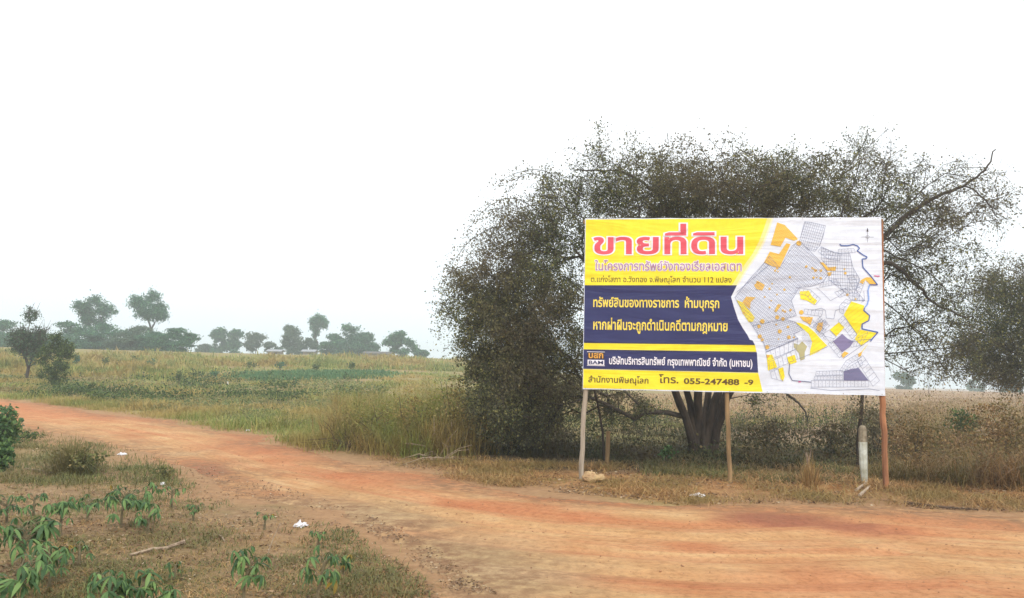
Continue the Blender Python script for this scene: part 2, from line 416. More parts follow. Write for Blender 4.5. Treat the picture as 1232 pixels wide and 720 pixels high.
col = mixc(n, sc_('maroon', 0.8), col, (0.27, 0.10, 0.065))
paleC = ramp_node(n, st, [(0.3, (0.38, 0.28, 0.15)), (0.7, (0.50, 0.385, 0.225))])
col = mixc(n, sc_('pale', 0.8), col, paleC)
fine = ramp_node(n, nc, [(0.3, (0.60, 0.57, 0.54)), (0.48, (0.95, 0.95, 0.95)), (0.7, (1.16, 1.16, 1.14))])
col = mixc(n, 0.9, col, fine, 'MULTIPLY')
col = mixc(n, ramp_node(n, noise_node(n, 55, 3, P_), [(0.68, (0, 0, 0)), (0.74, (0.6, 0.6, 0.6))]), col, (0.25, 0.14, 0.08))
ed = n.nodes.new("ShaderNodeMath"); ed.operation = 'MULTIPLY'; n.links.new(at_('edge'), ed.inputs[0])
n.links.new(ramp_node(n, noise_node(n, 5, 7, P_, 0.75), [(0.38, (0, 0, 0)), (0.58, (1, 1, 1))]), ed.inputs[1])
col = mixc(n, ed.outputs[0], col, (0.25, 0.145, 0.08))
n.links.new(col, bs.inputs['Base Color'])
adn = n.nodes.new("ShaderNodeMath"); n.links.new(nc, adn.inputs[0]); n.links.new(st2, adn.inputs[1])
n.links.new(bump_node(n, adn.outputs[0], 0.9, 0.03), bs.inputs['Normal'])
n.links.new(bs.outputs[0], o.inputs[0])
edge_ = 1 - sstep(0.0, 1.6, S2 + (fbm(X2, Y2, 0.7, 61) - 0.5) * 1.4)
A2 = {'edge': edge_, 'red': red, 'maroon': maroon, 'pale': pale, 'along': sF, 'across': dF}
A2 = {k: v.ravel()[used] for k, v in A2.items()}
rd = link('dirt_road', np.stack([X2, Y2, Z2], -1).reshape(-1, 3)[used], rem[q2], mt, smooth=True, attr=A2)
rd['kind'] = 'structure'
ZG = (xs, ys, Z)
def gzt(x, y):
    """height of the ground sheet itself (bilinear)"""
    i = np.clip(np.searchsorted(xs, x) - 1, 0, nx - 2); j = np.clip(np.searchsorted(ys, y) - 1, 0, ny - 2)
    fx = (x - xs[i]) / (xs[i + 1] - xs[i]); fy = (y - ys[j]) / (ys[j + 1] - ys[j])
    return (Z[j, i] * (1 - fx) + Z[j, i + 1] * fx) * (1 - fy) + (Z[j + 1, i] * (1 - fx) + Z[j + 1, i + 1] * fx) * fy

def foot(px, py):
    p = ground(px, py); p[2] = float(gzt(p[0], p[1])); return p

# ------------------------------------------------------------------ blades, leaves, trees
def unit(v): return v / (np.linalg.norm(v, axis=-1, keepdims=True) + 1e-9)

def blades(pos, h, w, lean, rs, rnd=None, yaw=None):
    """bent grass blades: 5 vertices, 3 triangles each"""
    N = len(pos); yaw = rs.uniform(0, 2 * np.pi, N) if yaw is None else yaw
    d = np.stack([np.cos(yaw), np.sin(yaw), np.zeros(N)], -1); s = np.stack([-np.sin(yaw), np.cos(yaw), np.zeros(N)], -1)
    ln = (lean * rs.uniform(0.2, 1.3, N))[:, None]; h = np.asarray(h)[:, None] * np.ones((N, 1)); w = np.asarray(w)[:, None] * np.ones((N, 1)) if np.ndim(w) else np.full((N, 1), w)
    up = np.array([0, 0, 1.0])
    b0 = pos - s * w / 2; b1 = pos + s * w / 2
    mid = pos + up * h * 0.55 + d * h * ln * 0.35
    tip = pos + up * h * (1 - ln * 0.3) + d * h * ln
    V = np.stack([b0, b1, mid + s * w * 0.4, mid - s * w * 0.4, tip], 1).reshape(-1, 3)
    i = np.arange(N)[:, None] * 5
    F = np.concatenate([i + [0, 1, 2], i + [0, 2, 3], i + [3, 2, 4]], 1).reshape(-1, 3)
    r = rs.rand(N) if rnd is None else rnd
    return V, F, np.repeat(r, 5)

def leafquads(pos, size, rs, flat=0.0, down=0.0, aspect=0.5):
    """pointed folded leaves: 4 vertices, 2 triangles each"""
    N = len(pos)
    a = unit(rs.normal(size=(N, 3)) * np.array([1, 1, 1 - flat]) - np.array([0, 0, down]))
    b = unit(np.cross(a, unit(rs.normal(size=(N, 3)) + np.array([0, 0, flat * 2]))))
    c = np.cross(a, b)
    s = (np.asarray(size) * rs.uniform(0.6, 1.3, N))[:, None]
    V = np.stack([pos, pos + a * s * 0.45 + b * s * aspect / 2 + c * s * 0.08, pos + a * s, pos + a * s * 0.45 - b * s * aspect / 2 + c * s * 0.08], 1).reshape(-1, 3)
    i = np.arange(N)[:, None] * 4
    F = np.concatenate([i + [0, 1, 2], i + [0, 2, 3]], 1).reshape(-1, 3)
    return V, F, np.repeat(rs.rand(N), 4)

def segs_mesh(P0, P1, r0, r1, k=3):
    """many tapered sticks at once"""
    N = len(P0); t = unit(P1 - P0)
    a = unit(np.cross(t, np.array([0.3, 0.9, 0.2]))); b = np.cross(t, a)
    V = []
    for P, r in ((P0, r0), (P1, r1)):
        for j in range(k):
            th = 2 * np.pi * j / k
            V.append(P + (a * math.cos(th) + b * math.sin(th)) * np.asarray(r)[:, None])
    V = np.stack(V, 1).reshape(-1, 3)
    i = np.arange(N)[:, None] * 2 * k
    F = np.concatenate([i + [j, (j + 1) % k, k + (j + 1) % k, k + j] for j in range(k)], 1).reshape(-1, 4)
    return V, F

def grow(attr_pts, roots, wpath=0.35, step=0.35, jit=0.06, sag=0.0, rs=None):
    """join every point to the growing tree at the place that makes the shortest natural path"""
    rs = rs or np.random.RandomState(1)
    pos = [np.array(r, float) for r in roots[0]]; par = list(roots[1]); L = list(roots[2])
    cap = 200000
    PA = np.zeros((cap, 3)); LA = np.zeros(cap); cnt = len(pos)
    PA[:cnt] = pos; LA[:cnt] = L
    root = pos[0]
    order = np.argsort(np.linalg.norm(attr_pts - root, axis=1))
    tips = []
    for q in order:
        p = attr_pts[q]
        d = np.linalg.norm(PA[:cnt] - p, axis=1)
        j = int(np.argmin(d + wpath * LA[:cnt])); dj = d[j]
        m_ = max(1, int(dj / step)); last = j
        a = PA[j].copy(); off = rs.normal(size=3) * jit * dj
        for i in range(1, m_ + 1):
            t = i / m_
            x = a * (1 - t) + p * t + off * math.sin(math.pi * t) + np.array([0, 0, sag * dj * math.sin(math.pi * t)]) + (rs.normal(size=3) * 0.02 if i < m_ else 0)
            PA[cnt] = x; LA[cnt] = LA[last] + np.linalg.norm(x - PA[last]); par.append(last); last = cnt; cnt += 1
        tips.append(last)
    P = PA[:cnt].copy(); par = np.array(par)
    return P, par, np.array(tips)

def pipe_radii(P, par, rtip=0.004, e=2.3, rmax=None):
    n_ = len(P); acc = np.zeros(n_); kids = np.zeros(n_, int)
    for i in range(n_ - 1, 0, -1):
        if par[i] >= 0: kids[par[i]] += 1
    for i in range(n_ - 1, -1, -1):
        if kids[i] == 0: acc[i] = rtip ** e
        if par[i] >= 0: acc[par[i]] += acc[i]
    r = acc ** (1 / e)
    if rmax: r = np.where(r > rmax * 0.25, rmax * 0.25 + (r - rmax * 0.25) * (rmax * 0.75) / max(r.max() - rmax * 0.25, 1e-6), r)
    return r

def tree_meshes(root, P, par, r, leafpos, leafsize, mat_leaf, mat_bark, rs, tw=None, kthick=7, down=0.3, aspect=0.5):
    i = np.where(par >= 0)[0]
    thick = r[i] > 0.02
    mb = MB()
    Vs = []; Fs = []; c = 0
    for sel, k in ((i[thick], kthick), (i[~thick], 4)):
        if len(sel) == 0: continue
        v, f = segs_mesh(P[par[sel]], P[sel] + unit(P[sel] - P[par[sel]]) * r[sel][:, None] * 0.5, r[par[sel]] * 0.25 + r[sel] * 0.75, r[sel], k)
        Vs.append(v); Fs.append(f + c); c += len(v)
    if tw is not None:
        v, f = segs_mesh(*tw, 3); Vs.append(v); Fs.append(f + c); c += len(v)
    link('trunk', np.vstack(Vs), np.vstack(Fs), mat_bark, root)
    v, f, rr = leafquads(leafpos, leafsize, rs, 0.0, down, aspect)
    cr = link('crown', v, f, mat_leaf, root, attr={'rnd': rr}); cr['kind'] = 'stuff'

# ------------------------------------------------------------------ the big tree behind the billboard
def blob_pts(lst, Yc, rs, k=1.0):
    out_ = []
    for (cx, cy, rx, ry, n_, dy, yc) in lst:
        n_ = int(n_ * k)
        for _ in range(n_):
            while True:
                u = rs.uniform(-1, 1, 3)
                if u @ u < 1: break
            q = at(cx, cy, Yc + yc)
            s_ = (Yc + yc) / FPX
            p = q + np.array([u[0] * rx * s_, u[1] * dy, u[2] * ry * s_])
            out_.append(p)
    return np.array(out_)

def twigs_leaves(tips, P, par, rs, ntw, tl, nl, droop=0.5, center=None, spread=0.04):
    base = np.repeat(P[tips], ntw, 0)
    pd = unit(P[tips] - P[np.maximum(par[tips], 0)]); pd = np.repeat(pd, ntw, 0)
    N = len(base)
    d = unit(pd * 0.7 + rs.normal(size=(N, 3)) * 0.8 - np.array([0, 0, droop]))
    L = rs.uniform(0.5, 1.3, N)[:, None] * tl
    st = base - pd * rs.uniform(0, 0.25, (N, 1))
    mid = st + d * L * 0.5; end = mid + unit(d - np.array([0, 0, droop])) * L * 0.5
    t = rs.rand(N, nl)[:, :, None]
    lp = np.where(t < 0.5, st[:, None] + (mid - st)[:, None] * t * 2, mid[:, None] + (end - mid)[:, None] * (t * 2 - 1))
    lp = lp.reshape(-1, 3) + rs.normal(size=(N * nl, 3)) * spread
    return lp, (np.vstack([st, mid]), np.vstack([mid, end]), np.full(2 * N, 0.0035), np.full(2 * N, 0.0018))

rs = np.random.RandomState(5)
YT = 16.6
tb = foot(845, 552)
tree = empty('broad_shade_tree', tb)
tag(tree, 'wide spreading small-leaved tree with many dark stems, standing right behind the billboard', 'tree')
# several stems fan out from one stool
stem_px = [(812, 470, -0.3), (826, 470, 0.1), (840, 466, -0.15), (853, 466, 0.25), (866, 468, -0.05), (876, 470, 0.2), (884, 462, -0.4)]
pos = [tb - np.array([0, 0, 0.1])]; par0 = [-1]; L0 = [0.0]
stems = MB()
roots_pos = list(pos); roots_par = [-1]; roots_L = [0.0]
stem_paths = []
for k, (sx, sy, dy) in enumerate(stem_px):
    b = tb + np.array([(k - 3) * 0.062, -0.1 + 0.1 * (k % 3), -0.1])
    e = at(sx, sy, tb[1] + dy * 1.5)
    e2 = e + (e - b) * 0.55 + np.array([(k - 3) * 0.15, dy, 0.3])
    mid = b * 0.5 + e * 0.5 + np.array([-(k - 3) * 0.05, 0, 0]) + rs.normal(size=3) * 0.02
    def cv(t):
        q = b * (1 - t) + e * t; q[:2] = b[:2] * (1 - t ** 1.7) + e[:2] * t ** 1.7; return q + rs.normal(size=3) * 0.012
    e2 = e + (cv(1.0) - cv(0.8)) * 2.2
    path = [b, cv(0.2), cv(0.4), cv(0.6), cv(0.8), e, (e + e2) / 2, e2]
    stem_paths.append(path)
    w0 = R.uniform(0.075, 0.105)
    stems.tube(path, [w0 * 1.4, w0 * 1.1, w0, w0 * 0.96, w0 * 0.92, w0 * 0.88, w0 * 0.8, w0 * 0.7], 10, rough=0.08)
    last = 0
    for j, q in enumerate(path):
        roots_pos.append(q); roots_par.append(last); roots_L.append(0.2 * j)
        last = len(roots_pos) - 1
blobs = [  # photo column, row of the clump's middle, half sizes in px at the tree's distance, points, half depth in m, depth offset
    (616, 465, 60, 74, 290, 1.2, -0.5), (600, 400, 52, 60, 190, 1.2, -0.3), (650, 350, 62, 84, 260, 1.7, 0), (604, 330, 50, 38, 60, 1.4, 0), (655, 470, 50, 66, 160, 1.2, 0.2),
    (572, 360, 46, 42, 60, 1.0, 0), (676, 262, 50, 44, 95, 1.9, 0.0), (636, 270, 48, 40, 55, 1.5, 0), (610, 262, 44, 26, 16, 1.2, 0), (655, 226, 46, 20, 24, 1.5, 0), (770, 226, 80, 30, 210, 2.4, 0.2), (870, 226, 100, 32, 340, 2.8, 0.4),
    (975, 228, 90, 32, 210, 2.6, 0.3), (1060, 232, 66, 36, 110, 2.2, 0), (1140, 232, 60, 36, 64, 1.6, -0.2), (1178, 254, 34, 34, 22, 1.2, -0.2), (1090, 278, 60, 36, 100, 1.8, -0.2),
    (1120, 312, 48, 42, 76, 1.5, -0.2), (1095, 370, 40, 56, 56, 1.2, -0.2), (1140, 378, 44, 48, 46, 1.2, -0.2), (1090, 426, 34, 34, 26, 1.0, 0), (1140, 436, 34, 28, 20, 0.8, 0),
    (850, 330, 160, 70, 150, 2.6, 1.0), (720, 430, 40, 60, 70, 1.2, 0.3), (735, 490, 50, 34, 30, 1.0, 0.4), (700, 195, 34, 20, 14, 1.0, 0), (726, 172, 10, 18, 4, 0.4, 0), (770, 192, 56, 10, 18, 1.4, 0),
    (850, 190, 70, 10, 22, 1.5, 0), (950, 192, 60, 10, 14, 1.4, 0), (1045, 182, 50, 14, 16, 1.2, 0), (1120, 195, 46, 12, 10, 1.0, 0), (560, 330, 24, 20, 10, 0.7, 0), (585, 290, 34, 20, 12, 0.8, 0), (1205, 240, 18, 34, 8, 0.6, 0),
    (800, 172, 80, 8, 6, 1.0, 0), (1060, 165, 50, 8, 5, 1.0, 0), (930, 470, 40, 24, 6, 0.7, 0.5), (1030, 440, 20, 40, 12, 0.6, 1.0)]
pts = blob_pts(blobs, YT, rs)
pts = pts[pts[:, 2] > 0.25]
pts = pts[~((pts[:, 0] > 0.6) & (pts[:, 1] < 13.9) & (pts[:, 2] < 4.3))]      # nothing pokes through the banner
P, par, tips = grow(pts, (roots_pos, roots_par, roots_L), 0.38, 0.3, 0.10, 0.05, rs)
r = pipe_radii(P, par, 0.0042, 2.35, 0.085)
nr = len(roots_pos)
lp, tw = twigs_leaves(tips, P, par, rs, 5, 0.40, 18, 0.45, spread=0.06)
lp = lp[~((lp[:, 0] > 0.6) & (lp[:, 1] < 13.6) & (lp[:, 2] < 4.25))]; lp = lp[lp[:, 2] > 0.1]
lp = lp[rs.rand(len(lp)) > 0.5 * sstep(5.0, 6.1, lp[:, 2])]
lp = lp[rs.rand(len(lp)) > 0.62 * sstep(5.9, 7.2, lp[:, 0])]
lp = lp[rs.rand(len(lp)) > 0.4 * (1 - sstep(1.4, 2.6, lp[:, 0])) * sstep(3.4, 4.4, lp[:, 2])]
keepb = np.arange(len(P)) >= nr
par_b = np.where(keepb, par, -1)
tree_meshes(tree, P, par_b, r, lp, 0.046, M['leaf_dark'], M['twig'], rs, tw, 6, 0.3, 0.66)
for o_ in tree.children:
    if o_.name.startswith('trunk'): o_.name = 'limb'; o_['kind'] = 'stuff'
stems.link('trunk', M['bark'], tree)
# the two big boughs that show against the sky to the right
lpx = []
def bough(lst, r0, r1):
    bb = MB()
    pts_ = [at(x, y, d) for x, y, d in lst]; k = len(pts_)
    fine_ = [pts_[0]]
    for i_ in range(k - 1):          # smooth curve through the points, with a little wander
        p0, p1, p2, p3 = pts_[max(i_ - 1, 0)], pts_[i_], pts_[i_ + 1], pts_[min(i_ + 2, k - 1)]
        for t in (0.2, 0.4, 0.6, 0.8, 1.0):
            fine_.append(0.5 * (2 * p1 + (p2 - p0) * t + (2 * p0 - 5 * p1 + 4 * p2 - p3) * t * t + (3 * p1 - p0 - 3 * p2 + p3) * t ** 3) + (rs.normal(size=3) * 0.012 if t < 1 else 0))
    bb.tube(fine_, list(np.linspace(r0, r1, len(fine_))), 6, rough=0.06); bb.link('bough', M['twig'], tree)
bough([(1000, 340, 16.4), (1060, 290, 16), (1085, 265, 16), (1120, 240, 15.8), (1160, 224, 15.7), (1185, 205, 15.6), (1198, 180, 15.6)], 0.06, 0.010)
bough([(1160, 224, 15.7), (1185, 240, 15.6), (1200, 262, 15.6)], 0.018, 0.008)
bough([(1000, 340, 16.5), (1055, 318, 16.2), (1080, 322, 16.1), (1105, 345, 16), (1125, 365, 16), (1150, 378, 15.9), (1172, 382, 15.8)], 0.05, 0.010)
bough([(1060, 300, 16.2), (1120, 330, 16), (1150, 372, 15.9)], 0.016, 0.006)
bough([(1060, 360, 16.5), (1090, 385, 16.4), (1120, 420, 16.3), (1150, 462, 16.2)], 0.014, 0.006)
bough([(940, 470, 16.8), (955, 480, 16.7), (968, 494, 16.6), (972, 508, 16.6)], 0.03, 0.012)
bough([(690, 205, 16.2), (735, 205, 16.2), (765, 215, 16.3), (800, 240, 16.5)], 0.012, 0.03)
for bp in ([(660, 300, 16.2), (610, 272, 16), (568, 288, 15.9), (538, 326, 15.8)], [(670, 270, 16.2), (622, 240, 16), (588, 248, 15.9), (558, 282, 15.9)], [(700, 240, 16.3), (660, 208, 16.1), (622, 208, 16), (592, 226, 16)], [(600, 380, 16), (560, 368, 15.8), (535, 385, 15.7), (526, 410, 15.7)], [(620, 340, 16), (575, 318, 15.9), (540, 330, 15.8), (528, 352, 15.8)], [(730, 215, 16.3), (722, 180, 16.2), (720, 150, 16.2)], [(860, 210, 16.6), (845, 180, 16.6), (815, 165, 16.6)], [(1010, 215, 16.2), (1035, 180, 16.1), (1045, 155, 16.1)]):
    bough(bp, 0.010, 0.003)
    q_ = np.array([at(*p_) for p_ in bp]); tl_ = rs.rand(260) ** 0.7 * (len(bp) - 1.001); ki = tl_.astype(int); fr_ = (tl_ - ki)[:, None]
    lpx.append(q_[ki] * (1 - fr_) + q_[ki + 1] * fr_ + rs.normal(size=(260, 3)) * 0.09)
v, f, rr = leafquads(np.vstack(lpx), 0.046, rs, 0, 0.3, 0.6)
link('spray', v, f, M['leaf_dark'], tree, attr={'rnd': rr})['kind'] = 'stuff'
bough([(812, 470, 16.5), (790, 420, 16.5), (760, 360, 16.3), (690, 300, 16.2)], 0.07, 0.02)

# ------------------------------------------------------------------ tree at the right edge
rs = np.random.RandomState(9)
b = onground(1285, 23.0)
t2 = empty('dark_edge_tree', b)
tag(t2, 'dark brownish tree with low drooping branches, cut off by the right edge', 'tree')
blobs = [(1230, 365, 48, 46, 130, 1.8, 0), (1255, 350, 60, 60, 120, 2.2, 0), (1215, 415, 46, 28, 110, 1.4, 0), (1180, 400, 32, 36, 42, 1.2, 0), (1185, 355, 34, 32, 22, 1.0, 0), (1200, 330, 30, 26, 14, 1, 0), (1165, 432, 32, 22, 34, 0.8, 0), (1150, 405, 22, 26, 14, 0.8, 0), (1200, 446, 40, 18, 44, 1.0, 0), (1235, 452, 40, 18, 40, 1.0, 0),
         (1310, 370, 60, 70, 130, 2.4, 0), (1270, 430, 50, 20, 60, 1.4, 0)]
pts = blob_pts(blobs, 23.0, rs)
rp = [b, b + [0.05, 0, 0.6], b + [-0.1, 0, 1.2], b + [-0.25, 0, 1.8]]
P, par, tips = grow(pts, (rp, [-1, 0, 1, 2], [0, .6, 1.2, 1.8]), 0.35, 0.35, 0.1, 0.05, rs)
r = pipe_radii(P, par, 0.006, 2.3, 0.14)
lp, tw = twigs_leaves(tips, P, par, rs, 5, 0.5, 14, 0.4, spread=0.08)
lp = lp[lp[:, 2] > 0.3]
tree_meshes(t2, P, par, r, lp, 0.06, M['leaf_dark'], M['twig'], rs, tw, 7, 0.2, 0.6)

# ------------------------------------------------------------------ distant trees
def far_tree(name, label, cat, px, Y, topy, halfw, mat, kind='round', basey=None, dens=1.0, seed=0, group=None):
    rs = np.random.RandomState(seed)
    b = onground(px, Y) if basey is None else foot(px, basey)
    Y = b[1]
    top = at(px, topy, Y)[2]; H = top - b[2]; s_ = Y / FPX; W = halfw * s_
    t = empty(name, b); tag(t, label, cat, group)
    if kind == 'tall': z0, z1 = 0.42, 1.0
    elif kind == 'bare': z0, z1 = 0.25, 1.0
    else: z0, z1 = -0.05, 1.0
    if kind == 'tall': nb_ = 8
    else: nb_ = 11
    C = []
    for i in range(nb_):
        th = rs.uniform(0, 2 * np.pi); q = rs.uniform(0.1, 0.68) ** 0.6
        zz = rs.uniform(z0 + 0.08, z1 - 0.16)
        e = math.sqrt(max(0.08, 1 - ((zz - (z0 + z1) / 2) / ((z1 - z0) / 2)) ** 2))
        C.append((math.cos(th) * W * q * e, math.sin(th) * W * q * e * 0.8, zz * H, W * rs.uniform(0.28, 0.5), H * (z1 - z0) * rs.uniform(0.11, 0.24)))
    C.append((0, 0, (z1 - 0.10) * H, W * 0.35, H * 0.10))
    pts = []
    for (cx, cy, cz, rw, rh) in C:
        for _ in range(14 if kind != 'bare' else 18):
            u = rs.normal(size=3); u /= np.linalg.norm(u); u *= rs.uniform(0.3, 1.0)
            pts.append([b[0] + cx + u[0] * rw, b[1] + cy + u[1] * rw, b[2] + cz + u[2] * rh])
    pts = np.array(pts); pts = pts[pts[:, 2] > b[2] + 0.1]
    h0 = H * (0.36 if kind == 'tall' else 0.18)
    rp = [b - [0, 0, 0.2], b + [0, 0, h0 * 0.5], b + [W * 0.04, 0, h0]]
    P, par, tips = grow(pts, (rp, [-1, 0, 1], [0, h0 / 2, h0]), 0.4, 0.6, 0.08, 0.03, rs)
    r = pipe_radii(P, par, H * 0.0022, 2.4, H * (0.028 if kind == 'tall' else 0.022))
    nl = int((44 if kind != 'bare' else 8) * dens * 0.9)
    lp = np.repeat(P[tips], nl, 0) + rs.normal(size=(len(tips) * nl, 3)) * np.array([W * 0.13, W * 0.13, H * 0.045]) * rs.uniform(0.4, 1.0, (len(tips) * nl, 1))
    lp = lp[lp[:, 2] > b[2]]
    ls = max(0.055, Y * 0.0019)
    tw = None
    if kind == 'bare':
        q = rs.normal(size=(len(tips) * 3, 3)) * H * 0.05 + [0, 0, H * 0.05]; p0 = np.repeat(P[tips], 3, 0)
        tw = (p0, p0 + q, np.full(len(p0), 0.015), np.full(len(p0), 0.006))
    tree_meshes(t, P, par, r, lp, ls, mat, M['twig'], rs, tw, 5, 0.1, 0.8)
    return t

LF, LG, LM = M['leaf_far'], M['leaf_far_grey'], M['leaf_mid']
far = [
    ('tall_tree', 'tall umbrella-crowned tree, left one of two rising above the left tree line', 'tree', 110, 120, 357, 27, LF, 'tall', 1.5),
    ('tall_tree', 'tall dense-crowned tree, right and higher of two rising above the left tree line', 'tree', 178, 120, 350, 29, LF, 'tall', 1.8),
    ('leafy_tree', 'low dark tree at the left edge of the photo, ending the tree line', 'tree', 4, 118, 386, 34, LF, 'round', 1.3),
    ('leafy_tree', 'low leafy tree below and left of the umbrella-crowned tall tree', 'tree', 78, 116, 388, 36, LF, 'round', 1.3),
    ('leafy_tree', 'low leafy tree under the gap between the two tall trees', 'tree', 124, 112, 390, 34, LF, 'round', 1.3),
    ('leafy_tree', 'low leafy tree standing in front of the trunk of the higher tall tree', 'tree', 166, 110, 392, 34, LG, 'round', 1.2),
    ('round_bush', 'rounded grey-green bush tree at the right end of the left tree line', 'tree', 213, 104, 395, 31, LF, 'round', 1.4),
    ('leafy_tree', 'small hazy tree, left one of the slim pair right of the left tree line', 'tree', 264, 165, 395, 13, LF, 'round', 1.0),
    ('leafy_tree', 'small hazy tree, right one of the slim pair right of the left tree line', 'tree', 281, 165, 397, 12, LF, 'round', 1.0),
    ('low_bush', 'low hazy bush on the skyline between the left tree line and the slim pair', 'bush', 247, 170, 415, 12, LG, 'round', 0.9),
    ('leafy_tree', 'low spreading hazy tree just right of the slim pair on the skyline', 'tree', 306, 160, 401, 15, LG, 'bare', 2.4),
    ('leafy_tree', 'bluish ragged tree with thin top, left of the slender tall tree on the skyline', 'tree', 345, 155, 391, 16, LG, 'round', 0.9),
    ('slender_tree', 'slender tall tree with layered crown rising in the middle of the skyline', 'tree', 380, 165, 378, 15, LF, 'tall', 0.9),
    ('low_bush', 'low bush at the foot of the slender tall skyline tree', 'bush', 370, 158, 407, 13, LG, 'round', 1.0),
    ('leafy_tree', 'dark low tree touching the left side of the broadest skyline tree', 'tree', 400, 150, 402, 19, LF, 'round', 1.1),
    ('broad_tree', 'broadest dark green tree of the middle skyline, with a sloping right shoulder', 'tree', 419, 148, 391, 28, LF, 'round', 1.3),
    ('leafy_tree', 'tree joined to the right side of the broadest skyline tree', 'tree', 438, 150, 401, 17, LF, 'round', 1.2),
    ('round_tree', 'lone rounded tree with clear sky on both sides, left of the big tree', 'tree', 481, 145, 399, 20, LF, 'round', 1.3),
    ('low_bush', 'low dark thicket in the left tree line, just left of the rounded bush tree', 'bush', 190, 108, 409, 20, LG, 'round', 1.1),
    ('low_bush', 'low dark thicket between the left edge tree and the umbrella-crowned tree', 'bush', 50, 112, 404, 24, LF, 'round', 1.1),
    ('low_bush', 'low hazy thicket between the ragged bluish tree and the spreading tree', 'bush', 326, 158, 413, 12, LG, 'round', 1.0),
    ('low_bush', 'leafy bush at the foot of the umbrella-crowned tall tree', 'bush', 106, 108, 399, 26, LF, 'round', 1.3),
    ('low_bush', 'leafy bush at the foot of the higher tall tree', 'bush', 184, 106, 400, 26, LF, 'round', 1.3),
    ('low_bush', 'leafy bush behind the dark bushy small tree in the left field', 'bush', 28, 110, 398, 30, LF, 'round', 1.3),
    ('low_bush', 'leafy bush between the feet of the two tall trees', 'bush', 146, 105, 401, 24, LG, 'round', 1.3),
    ('low_bush', 'tiny bush on the skyline right of the lone rounded tree', 'bush', 506, 150, 422, 9, LF, 'round', 1.0),
    ('leafy_tree', 'hazy small tree on the right skyline close to the billboard edge', 'tree', 1088, 170, 450, 12, LF, 'round', 1.2),
    ('leafy_tree', 'pale hazy small tree in the middle of the right skyline', 'tree', 1174, 200, 455, 9, LF, 'round', 1.0),
    ('leafy_tree', 'hazy bush tree on the right skyline below the dark edge tree', 'tree', 1216, 170, 456, 15, LF, 'round', 1.2),
]
for k, (nm, lb, ct, px, Yd, ty, hw, mt_, kd, dn) in enumerate(far):
    far_tree(nm, lb, ct, px, Yd, ty, hw, mt_, kd, None, dn, 50 + k, 'trees on the skyline')
far_tree('thin_tree', 'thin-crowned greyish tree on a slim trunk in the left field', 'tree', 32, 0, 370, 27, LG, 'bare', 459, 4.0, 91)
far_tree('bushy_tree', 'dark bushy small tree on a short trunk in the left field', 'tree', 64, 0, 400, 24, LM, 'round', 468, 1.3, 92)

def shrub(name, label, cat, px, py, hpx, wpx, mat, seed, group=None, n_=260, ls=None, stemh=0.2):
    rs = np.random.RandomState(seed); b = foot(px, py); s_ = b[1] / FPX
    H = hpx * s_; W = wpx * s_ / 2
    t = empty(name, b); tag(t, label, cat, group)
    u = rs.normal(size=(n_, 3)); u = unit(u) * (rs.rand(n_, 1) ** 0.45)
    lump = 1 + 0.35 * np.sin(u[:, 0:1] * 5 + seed) * np.cos(u[:, 2:3] * 6 + seed * 2)
    p = b + np.array([0, 0, H * (0.5 + stemh / 2)]) + u * lump * np.array([W, W, H * (0.5 - stemh / 2)])
    p = p[p[:, 2] > b[2]]
    v, f, rr = leafquads(p, ls or max(0.05, b[1] * 0.002), rs, 0, 0, 0.7)
    c = link('foliage', v, f, mat, t, attr={'rnd': rr}); c['kind'] = 'stuff'
    mb = MB()
    for k in range(4):
        e = b + np.array([rs.uniform(-1, 1) * W * 0.6, rs.uniform(-1, 1) * W * 0.6, H * rs.uniform(0.6, 0.9)])
        mb.tube([b + rs.normal(size=3) * 0.01 - [0, 0, .03], (b + e) / 2 + rs.normal(size=3) * W * 0.1, e], [min(H * 0.02, .012), min(H * 0.015, .009), min(H * 0.006, .004)], 5)
    mb.link('stem', M['twig'], t); return t

fs = [(92, 441, 13, 7, 'dark upright shrub in the far left field below the umbrella-crowned tree'), (127, 444, 15, 8, 'dark upright shrub in the left field, below the gap between the two tall trees'),
      (160, 442, 14, 9, 'dark upright shrub in the left field, below the higher tall tree'), (181, 447, 15, 12, 'round green shrub in the left field right of the higher tall tree'),
      (215, 463, 17, 11, 'round dark shrub standing alone in the left field below the rounded bush tree'), (142, 445, 10, 7, 'small shrub between two dark upright shrubs in the left field'),
      (337, 447, 11, 13, 'dark shrub in the dry grass below the bluish ragged tree'), (380, 449, 11, 12, 'dark shrub in the dry grass below the slender tall tree'),
      (423, 447, 11, 9, 'dark shrub in the dry grass below the broadest skyline tree'), (258, 456, 9, 10, 'low dark shrub left of the green crop strip'), (302, 446, 10, 16, 'low green shrub above the left end of the green crop strip')]
for k, (px, py, h_, w_, lb) in enumerate(fs):
    shrub('field_shrub', lb, 'shrub', px, py, h_, w_, LM if k % 3 else LF, 130 + k, 'shrubs dotted over the left field', 160)

